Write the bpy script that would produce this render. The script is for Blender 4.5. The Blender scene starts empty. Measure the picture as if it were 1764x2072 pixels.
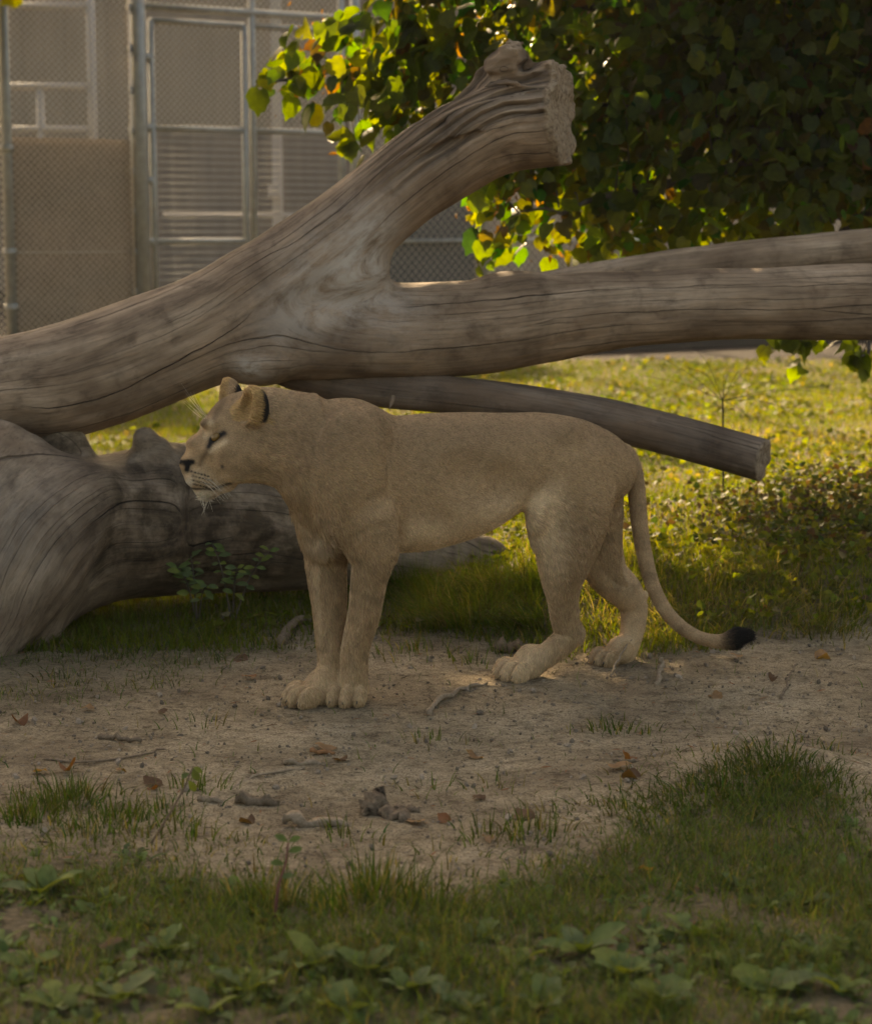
import bpy, math, random
import numpy as np
from mathutils import Vector, Matrix
R = math.radians
rng = np.random.default_rng(7)
random.seed(7)
sc = bpy.context.scene
col = sc.collection

# ------------------------------------------------------------------ camera
CAMH, FOC, PW, PH, HOR = 1.55, 4160.0, 1764.0, 2072.0, 448.0   # photo measured at 1764 x 2072
PITCH = math.atan((PH / 2 - HOR) / FOC)
cam_d = bpy.data.cameras.new('camera')
cam = bpy.data.objects.new('camera', cam_d); col.objects.link(cam)
cam.location = (0, 0, CAMH)
cam.rotation_euler = (math.pi / 2 - PITCH, 0, 0)
cam_d.sensor_fit = 'HORIZONTAL'; cam_d.sensor_width = 36.0
cam_d.lens = 36.0 * FOC / PW
cam_d.clip_start = 0.1; cam_d.clip_end = 2000
cam_d.dof.use_dof = True; cam_d.dof.focus_distance = 6.55; cam_d.dof.aperture_fstop = 4.2
sc.camera = cam

# ------------------------------------------------------------------ sky, sun, exposure
SUN_EL, SUN_AZ = R(27), R(14)          # low sun behind the scene, a little to the left
w = bpy.data.worlds.new('World'); sc.world = w; w.use_nodes = True
nt = w.node_tree; nt.nodes.clear()
sky = nt.nodes.new('ShaderNodeTexSky'); sky.sky_type = 'NISHITA'; sky.sun_disc = False
sky.sun_elevation = SUN_EL; sky.sun_rotation = -SUN_AZ
sky.air_density = 1.0; sky.dust_density = 5.0; sky.ozone_density = 0.4
bg = nt.nodes.new('ShaderNodeBackground'); bg.inputs['Strength'].default_value = 0.15
wo = nt.nodes.new('ShaderNodeOutputWorld')
nt.links.new(sky.outputs[0], bg.inputs[0]); nt.links.new(bg.outputs[0], wo.inputs[0])
SUNV = Vector((-math.sin(SUN_AZ) * math.cos(SUN_EL), math.cos(SUN_AZ) * math.cos(SUN_EL), math.sin(SUN_EL)))
sl = bpy.data.lights.new('sun', 'SUN'); sl.energy = 4.3; sl.angle = R(0.6); sl.color = (1.0, 0.86, 0.66)
so = bpy.data.objects.new('sun', sl); col.objects.link(so)
so.rotation_euler = SUNV.to_track_quat('Z', 'Y').to_euler(); so.location = (-4, 20, 12)
sc.view_settings.view_transform = 'Standard'; sc.view_settings.look = 'None'
sc.view_settings.gamma = 1.0; sc.view_settings.exposure = 1.62
sc.view_settings.use_white_balance = True; sc.view_settings.white_balance_temperature = 9200; sc.view_settings.white_balance_tint = 11
sc.view_settings.use_curve_mapping = False
sc.render.engine = 'CYCLES'
sc.cycles.max_bounces = 8; sc.cycles.diffuse_bounces = 3; sc.cycles.transmission_bounces = 4
sc.cycles.use_denoising = True
sc.cycles.sample_clamp_indirect = 4.0

# ------------------------------------------------------------------ pixels to places
CP, SP = math.cos(PITCH), math.sin(PITCH)
def ray(x, y):
    a = (x - PW / 2) / FOC; b = -(y - PH / 2) / FOC
    return np.array([a, CP + b * SP, -SP + b * CP])
def P(x, y, Y):
    d = ray(x, y); return np.array([0, 0, CAMH]) + d * (Y / d[1])
def G(x, y, z=0.0):
    d = ray(x, y); return np.array([0, 0, CAMH]) + d * ((z - CAMH) / d[2])
def px_of(p):
    p = np.asarray(p, float); q = p - np.array([0, 0, CAMH])
    t = q[..., 1] * CP - q[..., 2] * SP; v = q[..., 1] * SP + q[..., 2] * CP
    return PW / 2 + FOC * q[..., 0] / t, PH / 2 - FOC * v / t
def mpp(Y): return Y / FOC          # metres per photo pixel at distance Y

# ------------------------------------------------------------------ numpy noise
def _hash(i, j, k, s):
    h = (i.astype(np.int64) * 374761393 + j.astype(np.int64) * 668265263 + k.astype(np.int64) * 2147483647 + s * 974711) & 0x7fffffff
    h = ((h ^ (h >> 13)) * 1274126177) & 0x7fffffff
    h = (h ^ (h >> 16)) & 0xffff
    return h.astype(np.float32) / 65535.0
def vnoise(x, y, z=0.0, s=0):
    x, y, z = np.broadcast_arrays(np.asarray(x, np.float32), np.asarray(y, np.float32), np.asarray(z, np.float32))
    i, j, k = np.floor(x), np.floor(y), np.floor(z)
    f, g, h = x - i, y - j, z - k
    f = f * f * (3 - 2 * f); g = g * g * (3 - 2 * g); h = h * h * (3 - 2 * h)
    r = 0
    for a in (0, 1):
        for b in (0, 1):
            for c in (0, 1):
                r = r + _hash(i + a, j + b, k + c, s) * (f if a else 1 - f) * (g if b else 1 - g) * (h if c else 1 - h)
    return r * 2 - 1
def fbm(x, y, z=0.0, s=0, o=4):
    r = 0; a = 0.5; m = 1.0
    for q in range(o):
        r = r + a * vnoise(np.asarray(x) * m, np.asarray(y) * m, np.asarray(z) * m, s + q); a *= .5; m *= 2.03
    return r
def sstep(a, b, x):
    t = np.clip((x - a) / (b - a), 0, 1); return t * t * (3 - 2 * t)

# ------------------------------------------------------------------ object helpers
def tag(o, label=None, cat=None, group=None, kind=None):
    if label: o['label'] = label
    if cat: o['category'] = cat
    if group: o['group'] = group
    if kind: o['kind'] = kind
    return o
def mesh_np(name, V, F, smooth=True, colors=None, attrs=None):
    """F is (n,3) or (n,4); colours/attrs per vertex"""
    V = np.asarray(V, np.float32); F = np.asarray(F, np.int32)
    me = bpy.data.meshes.new(name)
    k = F.shape[1]
    me.vertices.add(len(V)); me.vertices.foreach_set('co', V.ravel())
    me.loops.add(F.size); me.loops.foreach_set('vertex_index', F.ravel())
    me.polygons.add(len(F))
    me.polygons.foreach_set('loop_start', np.arange(0, F.size, k, dtype=np.int32))
    try: me.polygons.foreach_set('loop_total', np.full(len(F), k, np.int32))
    except Exception: pass
    me.update(calc_edges=True)
    me.polygons.foreach_set('use_smooth', np.full(len(F), smooth, bool))
    if colors is not None:
        c = np.ones((len(V), 4), np.float32); c[:, :3] = np.asarray(colors)[:, :3]
        a = me.attributes.new('col', 'FLOAT_COLOR', 'POINT'); a.data.foreach_set('color', c.ravel())
    for n, v in (attrs or {}).items():
        v = np.asarray(v, np.float32)
        if v.ndim == 1:
            a = me.attributes.new(n, 'FLOAT', 'POINT'); a.data.foreach_set('value', v)
        else:
            a = me.attributes.new(n, 'FLOAT_VECTOR', 'POINT'); a.data.foreach_set('vector', v.ravel())
    me.validate()
    return me
def obj(name, me, mat=None, parent=None, loc=(0, 0, 0)):
    o = bpy.data.objects.new(name, me); col.objects.link(o)
    o.location = loc
    if mat is not None and not me.materials: me.materials.append(mat)
    if parent is not None: o.parent = parent
    return o
def empty(name, loc=(0, 0, 0), rz=0):
    o = bpy.data.objects.new(name, None); col.objects.link(o); o.location = loc; o.rotation_euler = (0, 0, rz)
    o.empty_display_size = 0.1
    return o
class MB:
    """collects triangles / quads (as triangles) into one mesh"""
    def __init__(s): s.V = []; s.F = []; s.n = 0; s.C = []
    def add(s, V, F, c=None):
        V = np.asarray(V, np.float32); F = np.asarray(F, np.int32)
        if F.shape[1] == 4: F = np.concatenate([F[:, [0, 1, 2]], F[:, [0, 2, 3]]])
        s.V.append(V); s.F.append(F + s.n); s.n += len(V)
        if c is not None: s.C.append(np.broadcast_to(np.asarray(c, np.float32), (len(V), 3)))
    def mesh(s, name, smooth=True):
        return mesh_np(name, np.concatenate(s.V), np.concatenate(s.F), smooth, np.concatenate(s.C) if s.C else None)
    def box(s, c, h, ax=None, col_=None):
        c = np.asarray(c, float); q = np.array([[x, y, z] for x in (-1, 1) for y in (-1, 1) for z in (-1, 1)], float) * np.asarray(h)
        if ax is not None: q = q @ np.asarray(ax)
        s.add(q + c, [[0, 1, 3, 2], [4, 6, 7, 5], [0, 4, 5, 1], [2, 3, 7, 6], [0, 2, 6, 4], [1, 5, 7, 3]], col_)
    def tube(s, pts, rad, n=6, cap=True, col_=None):
        pts = np.asarray(pts, float); m = len(pts); rad = np.broadcast_to(np.asarray(rad, float), (m,))
        T = np.gradient(pts, axis=0); T /= np.linalg.norm(T, axis=1)[:, None] + 1e-9
        up = np.array([0, 0, 1.0]) if abs(T[0][2]) < .9 else np.array([1.0, 0, 0])
        a = np.arange(n) / n * 2 * math.pi; V = []
        u = np.cross(T[0], up); u /= np.linalg.norm(u)
        for i in range(m):
            u = u - T[i] * (u @ T[i]); u /= np.linalg.norm(u) + 1e-9; v = np.cross(T[i], u)
            V.append(pts[i] + rad[i] * (np.cos(a)[:, None] * u + np.sin(a)[:, None] * v))
        V = np.concatenate(V); F = []
        for i in range(m - 1):
            for j in range(n):
                k = (j + 1) % n; F.append([i * n + j, i * n + k, (i + 1) * n + k, (i + 1) * n + j])
        F = [f for f in F]; 
        F3 = [[f[0], f[1], f[2]] for f in F] + [[f[0], f[2], f[3]] for f in F]
        if cap:
            V = np.concatenate([V, pts[:1], pts[-1:]]); a0 = m * n; b0 = a0 + 1
            for j in range(n):
                k = (j + 1) % n; F3.append([a0, k, j]); F3.append([b0, (m - 1) * n + j, (m - 1) * n + k])
        s.add(V, F3, col_)
def spline(pts, n):
    """Catmull-Rom through rows of pts (any width)"""
    p = np.asarray(pts, float); p = np.concatenate([[2 * p[0] - p[1]], p, [2 * p[-1] - p[-2]]])
    m = len(p) - 3; t = np.linspace(0, m - 1e-6, n); i = t.astype(int); f = (t - i)[:, None]
    a, b, c, d = p[i], p[i + 1], p[i + 2], p[i + 3]
    return .5 * (2 * b + (c - a) * f + (2 * a - 5 * b + 4 * c - d) * f ** 2 + (3 * b - a - 3 * c + d) * f ** 3)

# ------------------------------------------------------------------ distance-field modelling
class Field:
    def __init__(s, lo, hi, h):
        s.lo = np.asarray(lo, np.float32); s.h = h
        s.n = np.ceil((np.asarray(hi) - np.asarray(lo)) / h).astype(int) + 1
        s.ax = [(s.lo[k] + h * np.arange(s.n[k])).astype(np.float32) for k in range(3)]
        s.f = np.full(s.n, 9.0, np.float32)
    def sub(s, lo, hi):
        i0 = np.clip(np.floor((np.asarray(lo) - s.lo) / s.h).astype(int), 0, s.n - 1)
        i1 = np.clip(np.ceil((np.asarray(hi) - s.lo) / s.h).astype(int) + 1, 1, s.n)
        sl_ = tuple(slice(a, b) for a, b in zip(i0, i1))
        X, Y, Z = (s.ax[k][sl_[k]] for k in range(3))
        return sl_, X[:, None, None], Y[None, :, None], Z[None, None, :]
    def union(s, fn, lo, hi, k):
        pad = abs(k) + 3 * s.h
        sl_, X, Y, Z = s.sub(np.asarray(lo) - pad, np.asarray(hi) + pad)
        if 0 in s.f[sl_].shape: return
        b = fn(X, Y, Z); a = s.f[sl_]
        if k <= 0: s.f[sl_] = np.minimum(a, b); return
        h = np.clip(.5 + .5 * (b - a) / k, 0, 1)
        s.f[sl_] = (b * (1 - h) + a * h - k * h * (1 - h)).astype(np.float32)
    def carve(s, fn, lo, hi, k):
        pad = k + 3 * s.h
        sl_, X, Y, Z = s.sub(np.asarray(lo) - pad, np.asarray(hi) + pad)
        if 0 in s.f[sl_].shape: return
        b = -fn(X, Y, Z); a = s.f[sl_]
        h = np.clip(.5 - .5 * (b - a) / max(k, 1e-6), 0, 1)
        s.f[sl_] = (b * (1 - h) + a * h + k * h * (1 - h)).astype(np.float32)
    def cone(s, a, b, ra, rb, k=0.03):
        a = np.asarray(a, np.float32); b = np.asarray(b, np.float32); d = b - a; L2 = float(d @ d) + 1e-9
        def fn(X, Y, Z):
            t = np.clip(((X - a[0]) * d[0] + (Y - a[1]) * d[1] + (Z - a[2]) * d[2]) / L2, 0, 1)
            return np.sqrt((X - a[0] - t * d[0]) ** 2 + (Y - a[1] - t * d[1]) ** 2 + (Z - a[2] - t * d[2]) ** 2) - (ra + (rb - ra) * t)
        r = max(ra, rb); s.union(fn, np.minimum(a, b) - r, np.maximum(a, b) + r, k)
    def chain(s, pts, k=0.03, k0=None):
        """pts rows: x y z r ; smooth chain of cones built as ONE primitive, then blended"""
        p = np.asarray(pts, np.float32); r = p[:, 3].max(); k = k if k0 is None else k0
        T = Field.__new__(Field); pad = k + 4 * s.h
        sl_, _, _, _ = s.sub(p[:, :3].min(0) - r - pad, p[:, :3].max(0) + r + pad)
        T.ax = [s.ax[q][sl_[q]] for q in range(3)]; T.lo = np.array([q[0] for q in T.ax], np.float32); T.h = s.h
        T.n = np.array([len(q) for q in T.ax]); T.f = np.full(T.n, 9., np.float32)
        for i in range(len(p) - 1):
            T.cone(p[i, :3], p[i + 1, :3], float(p[i, 3]), float(p[i + 1, 3]), -1e-9 if k <= 0 else -k)
        A = s.f[sl_]; b = T.f
        if k <= 0: s.f[sl_] = np.minimum(A, b); return
        h = np.clip(.5 + .5 * (b - A) / k, 0, 1)
        s.f[sl_] = b * (1 - h) + A * h - k * h * (1 - h)
    def ell_fn(s, c, r, M=None):
        c = np.asarray(c, np.float32); r = np.asarray(r, np.float32)
        M = np.eye(3, dtype=np.float32) if M is None else np.asarray(M, np.float32)      # rows = axes
        def fn(X, Y, Z):
            x, y, z = X - c[0], Y - c[1], Z - c[2]
            k0 = 0; k1 = 0
            for i in range(3):
                q = x * M[i, 0] + y * M[i, 1] + z * M[i, 2]
                k0 = k0 + (q / r[i]) ** 2; k1 = k1 + (q / r[i] ** 2) ** 2
            k0 = np.sqrt(k0); k1 = np.sqrt(k1) + 1e-6
            return k0 * (k0 - 1) / k1
        return fn
    def ell(s, c, r, M=None, k=0.03, carve=False):
        m = max(r); lo = np.asarray(c) - m; hi = np.asarray(c) + m
        (s.carve if carve else s.union)(s.ell_fn(c, r, M), lo, hi, k)
    def mesh(s):
        f = s.f; ins = f < 0
        n0, n1, n2 = f.shape
        c = np.zeros((n0 - 1, n1 - 1, n2 - 1), np.int8)
        for a in (0, 1):
            for b in (0, 1):
                for d in (0, 1): c += ins[a:n0 - 1 + a, b:n1 - 1 + b, d:n2 - 1 + d]
        act = (c > 0) & (c < 8)
        I = np.argwhere(act); idx = np.full(act.shape, -1, np.int32); idx[act] = np.arange(len(I))
        cor = [(a, b, d) for a in (0, 1) for b in (0, 1) for d in (0, 1)]
        val = {q: f[I[:, 0] + q[0], I[:, 1] + q[1], I[:, 2] + q[2]] for q in cor}
        acc = np.zeros((len(I), 3), np.float32); cnt = np.zeros(len(I), np.float32)
        for q in cor:
            for k in range(3):
                if q[k]: continue
                e = list(q); e[k] = 1; e = tuple(e)
                v0, v1 = val[q], val[e]; m = (v0 < 0) != (v1 < 0)
                t = np.where(m, v0 / np.where(m, v0 - v1, 1), 0)
                pt = np.tile(np.array(q, np.float32), (len(I), 1)); pt[:, k] = t
                acc += pt * m[:, None]; cnt += m
        V = s.lo + s.h * (I + acc / cnt[:, None])
        Fs = []
        for k in range(3):
            i, j = (k + 1) % 3, (k + 2) % 3
            sl0 = [slice(None)] * 3; sl1 = [slice(None)] * 3
            sl0[k] = slice(0, -1); sl1[k] = slice(1, None)
            for q in (i, j): sl0[q] = slice(1, -1); sl1[q] = slice(1, -1)
            A = ins[tuple(sl0)]; B = ins[tuple(sl1)]
            for m, flip in ((A & ~B, False), (~A & B, True)):
                E = np.argwhere(m); off = np.ones(3, int); off[k] = 0; E = E + off
                quad = []
                for (da, db) in ((-1, -1), (0, -1), (0, 0), (-1, 0)):
                    q = E.copy(); q[:, i] += da; q[:, j] += db
                    quad.append(idx[q[:, 0], q[:, 1], q[:, 2]])
                quad = np.stack(quad, 1)
                Fs.append(quad[:, ::-1] if flip else quad)
        F = np.concatenate(Fs); F = F[(F >= 0).all(1)]
        return V, F
def vnormals(V, F):
    n = np.cross(V[F[:, 2]] - V[F[:, 0]], V[F[:, 3 if F.shape[1] == 4 else 1]] - V[F[:, 1 if F.shape[1] == 4 else 0]])
    N = np.zeros_like(V)
    for k in range(F.shape[1]): np.add.at(N, F[:, k], n)
    return N / (np.linalg.norm(N, axis=1)[:, None] + 1e-12)
def relax(V, F, it=2, lam=.5):
    for _ in range(it):
        A = np.zeros_like(V); c = np.zeros(len(V), np.float32)
        for k in range(4):
            a, b = F[:, k], F[:, (k + 1) % 4]
            np.add.at(A, a, V[b]); np.add.at(c, a, 1); np.add.at(A, b, V[a]); np.add.at(c, b, 1)
        V = V + lam * (A / c[:, None] - V)
    return V

# ------------------------------------------------------------------ material helpers
class NT:
    def __init__(s, name):
        s.m = bpy.data.materials.new(name); s.m.use_nodes = True; s.t = s.m.node_tree; s.t.nodes.clear()
        s.out = s.t.nodes.new('ShaderNodeOutputMaterial')
    def n(s, typ, **kw):
        o = s.t.nodes.new('ShaderNode' + typ)
        for k, v in kw.items():
            if hasattr(o, k): setattr(o, k, v)
        return o
    def l(s, a, b): s.t.links.new(a, b)
    def val(s, node, **kw):
        for k, v in kw.items(): node.inputs[k.replace('_', ' ')].default_value = v
        return node
    def attr(s, name): o = s.n('Attribute'); o.attribute_name = name; return o
    def noise(s, vec, scale, detail=4, rough=.55, dist=0.0):
        o = s.n('TexNoise'); s.val(o, Scale=scale, Detail=detail, Roughness=rough, Distortion=dist)
        if vec is not None: s.l(vec, o.inputs['Vector'])
        return o.outputs['Fac']
    def ramp(s, fac, stops, interp='LINEAR'):
        o = s.n('ValToRGB'); e = o.color_ramp.elements; o.color_ramp.interpolation = interp
        while len(e) < len(stops): e.new(0.5)
        for q, (p, c) in zip(e, stops):
            q.position = p; q.color = (*c, 1) if hasattr(c, '__len__') else (c, c, c, 1)
        s.l(fac, o.inputs[0]); return o.outputs[0]
    def math(s, op, a, b=None, clamp=False):
        o = s.n('Math'); o.operation = op; o.use_clamp = clamp
        for i, v in enumerate((a, b)):
            if v is None: continue
            if hasattr(v, 'is_output'): s.l(v, o.inputs[i])
            else: o.inputs[i].default_value = v
        return o.outputs[0]
    def mix(s, fac, a, b, mode='MIX'):
        o = s.n('Mix'); o.data_type = 'RGBA'; o.blend_type = mode
        for i, v in ((0, fac), (6, a), (7, b)):
            if hasattr(v, 'is_output'): s.l(v, o.inputs[i])
            else: o.inputs[i].default_value = v if i == 0 else (*v, 1)
        return o.outputs[2]
    def mapping(s, vec, scale):
        o = s.n('Mapping'); o.inputs['Scale'].default_value = scale; s.l(vec, o.inputs[0]); return o.outputs[0]
    def bump(s, h, dist, strength=1.0, normal=None):
        o = s.n('Bump'); o.inputs['Strength'].default_value = strength; o.inputs['Distance'].default_value = dist
        s.l(h, o.inputs['Height'])
        if normal is not None: s.l(normal, o.inputs['Normal'])
        return o.outputs[0]
    def pbr(s, colr, rough=.9, normal=None, spec=.3, metal=0.0):
        b = s.n('BsdfPrincipled')
        if hasattr(colr, 'is_output'): s.l(colr, b.inputs['Base Color'])
        else: b.inputs['Base Color'].default_value = (*colr, 1)
        if hasattr(rough, 'is_output'): s.l(rough, b.inputs['Roughness'])
        else: b.inputs['Roughness'].default_value = rough
        b.inputs['Specular IOR Level'].default_value = spec; b.inputs['Metallic'].default_value = metal
        if normal is not None: s.l(normal, b.inputs['Normal'])
        return b
    def done(s, sh): s.l(sh.outputs[0] if hasattr(sh, 'outputs') else sh, s.out.inputs[0]); return s.m
def mat_leaf(name, trans=.45, gloss=.25, rough=.45, tint=(1.25, 1.15, .45)):
    """thin leaf: colour from the col attribute, light passing through"""
    t = NT(name); a = t.attr('col').outputs['Color']
    oi = t.n('ObjectInfo').outputs['Random']
    g = t.noise(t.n('NewGeometry').outputs['Position'], 35, 2)
    c = t.mix(1.0, a, t.ramp(g, [(.3, (.75, .75, .75)), (.7, (1.15, 1.15, 1.15))]), 'MULTIPLY')
    b = t.pbr(c, rough, None, gloss)
    tr = t.n('BsdfTranslucent'); t.l(t.mix(1.0, c, tint, 'MULTIPLY'), tr.inputs[0])
    mx = t.n('MixShader'); mx.inputs[0].default_value = trans
    t.l(b.outputs[0], mx.inputs[1]); t.l(tr.outputs[0], mx.inputs[2])
    return t.done(mx)
# ================================================================== ground
def H(x, y):
    x = np.asarray(x, float); y = np.asarray(y, float)
    h = .014 * fbm(x * 1.3, y * 1.3, 0, 3, 3) * sstep(30, 12, y)
    bank = sstep(7.35, 8.5, y + .25 * fbm(x * 1.1, y * .3, 0, 9, 2)) * sstep(-.15, .45, x)
    h = h + .13 * bank
    h = h + .13 * np.exp(-(((x - 2.05) / .8) ** 2 + ((y - 10.0) / 1.0) ** 2))
    h = h + .060 * np.exp(-(((x - .95) / .22) ** 2 + ((y - 5.72) / .2) ** 2)) + .03 * np.exp(-(((x - .75) / .5) ** 2 + ((y - 5.5) / .3) ** 2))
    h = h + .05 * sstep(5.0, 3.6, y)
    h = h + .02 * np.exp(-(((x + 1.1) / .5) ** 2 + ((y - 5.6) / .35) ** 2))
    # flat where the lioness stands
    k = np.exp(-(((x - .05) / .62) ** 2 + ((y - 6.75) / .42) ** 2) ** 2)
    return h * (1 - k)
def GT(x, y):
    p = G(x, y)
    for _ in range(8): p = G(x, y, float(H(p[0], p[1])))
    return p
def onground(x, y): return np.array([x, y, float(H(x, y))])

gx = np.concatenate([-np.geomspace(2.3, 300, 26)[::-1], np.arange(-2.26, 2.27, .02), np.geomspace(2.3, 300, 26)])
gy = np.concatenate([[-40, -10, -2, 1, 2.5, 3.2], np.arange(3.6, 8.6, .02), np.geomspace(8.65, 25, 70), np.geomspace(26.5, 600, 14)])
XX, YY = np.meshgrid(gx, gy); ZZ = H(XX, YY)
nearm = (np.abs(XX) < 2.3) & (YY > 3.5) & (YY < 8.7)
ZZ = ZZ + nearm * (.010 * fbm(XX * 7, YY * 7, 0, 21, 4) + .007 * np.abs(fbm(XX * 26, YY * 26, 0, 31, 2)))
nx_, ny_ = len(gx), len(gy)
ii = np.arange(ny_ * nx_).reshape(ny_, nx_)
GF = np.stack([ii[:-1, :-1].ravel(), ii[:-1, 1:].ravel(), ii[1:, 1:].ravel(), ii[1:, :-1].ravel()], 1)
GV = np.stack([XX.ravel(), YY.ravel(), ZZ.ravel()], 1)

# how green the ground is (0 bare dirt .. 1 full grass), from where the photograph shows turf
def interp(x, pts): a = np.array(pts, float); return np.interp(x, a[:, 0], a[:, 1])
def green(x, y, z=0.0):
    px, py = px_of(np.stack(np.broadcast_arrays(np.asarray(x, float), np.asarray(y, float), np.asarray(z, float)), -1))
    wob = 40 * fbm(np.asarray(x) * 2.2, np.asarray(y) * 2.2, 0, 41, 3)
    lower = interp(px, [(-200, 1640), (0, 1650), (250, 1705), (520, 1765), (700, 1850), (850, 1840), (1000, 1770), (1200, 1690), (1300, 1640), (1420, 1590), (1560, 1545), (1700, 1580), (1764, 1640), (2000, 1640)])
    g = sstep(-30, 110, py - lower + wob)
    upper = interp(px, [(-200, 1470), (0, 1455), (200, 1415), (420, 1365), (600, 1310), (800, 1290), (1000, 1290), (1150, 1335), (1400, 1330), (1550, 1300), (1764, 1275), (2000, 1275)])
    g2 = sstep(-20, 70, upper - py + wob)
    g2 = g2 * np.where(px < 760, .75 + .2 * sstep(1330, 1200, py), 1)
    far = sstep(21.6, 20.6, np.asarray(y) + .35 * vnoise(np.asarray(x) * 1.3, 0, 0, 5))     # the planting strip before the fence is bare
    return np.clip(np.maximum(g, g2) * far, 0, 1)
gg = green(GV[:, 0], GV[:, 1], GV[:, 2])
t = NT('dirt')
pos = t.n('NewGeometry').outputs['Position']
n1 = t.noise(pos, 2.2, 5, .6); n2 = t.noise(pos, 38, 6, .7); n3 = t.noise(pos, 160, 3, .6)
c = t.ramp(n1, [(.28, (.132, .096, .062)), (.5, (.262, .202, .130)), (.72, (.350, .278, .188))])
c = t.mix(.75, c, t.ramp(n2, [(.3, (.5, .5, .5)), (.5, (1, 1, 1)), (.75, (1.25, 1.22, 1.2))]), 'MULTIPLY')
c = t.mix(.9, c, t.ramp(n3, [(.36, (.42, .39, .36)), (.5, (1.0, 1.0, 1.0)), (.7, (1.2, 1.2, 1.18))]), 'MULTIPLY')
c = t.mix(.8, c, t.ramp(t.noise(t.mapping(pos, (8, 10, 8)), 1.6, 6, .75), [(.38, (.52, .48, .44)), (.52, (1.05, 1.05, 1.05))]), 'MULTIPLY')
soil = t.ramp(n2, [(.3, (.050, .040, .022)), (.7, (.15, .115, .068))])
c = t.mix(t.attr('green').outputs['Fac'], c, soil)
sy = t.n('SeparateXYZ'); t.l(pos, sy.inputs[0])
c = t.mix(t.ramp(t.math('DIVIDE', sy.outputs[1], 40.0), [(.515, (0, 0, 0)), (.54, (1, 1, 1))]), c, t.ramp(n2, [(.3, (.010, .008, .006)), (.7, (.034, .024, .018))]))  # far mulch strip; its shade is put into the colour as well
hgt = t.math('ADD', t.math('MULTIPLY', n2, .7), t.math('MULTIPLY', n3, .35))
M_DIRT = t.done(t.pbr(c, .95, t.bump(hgt, .022, 1.0), .15))
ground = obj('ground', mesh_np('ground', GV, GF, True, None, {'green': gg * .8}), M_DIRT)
tag(ground, kind='structure')

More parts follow.
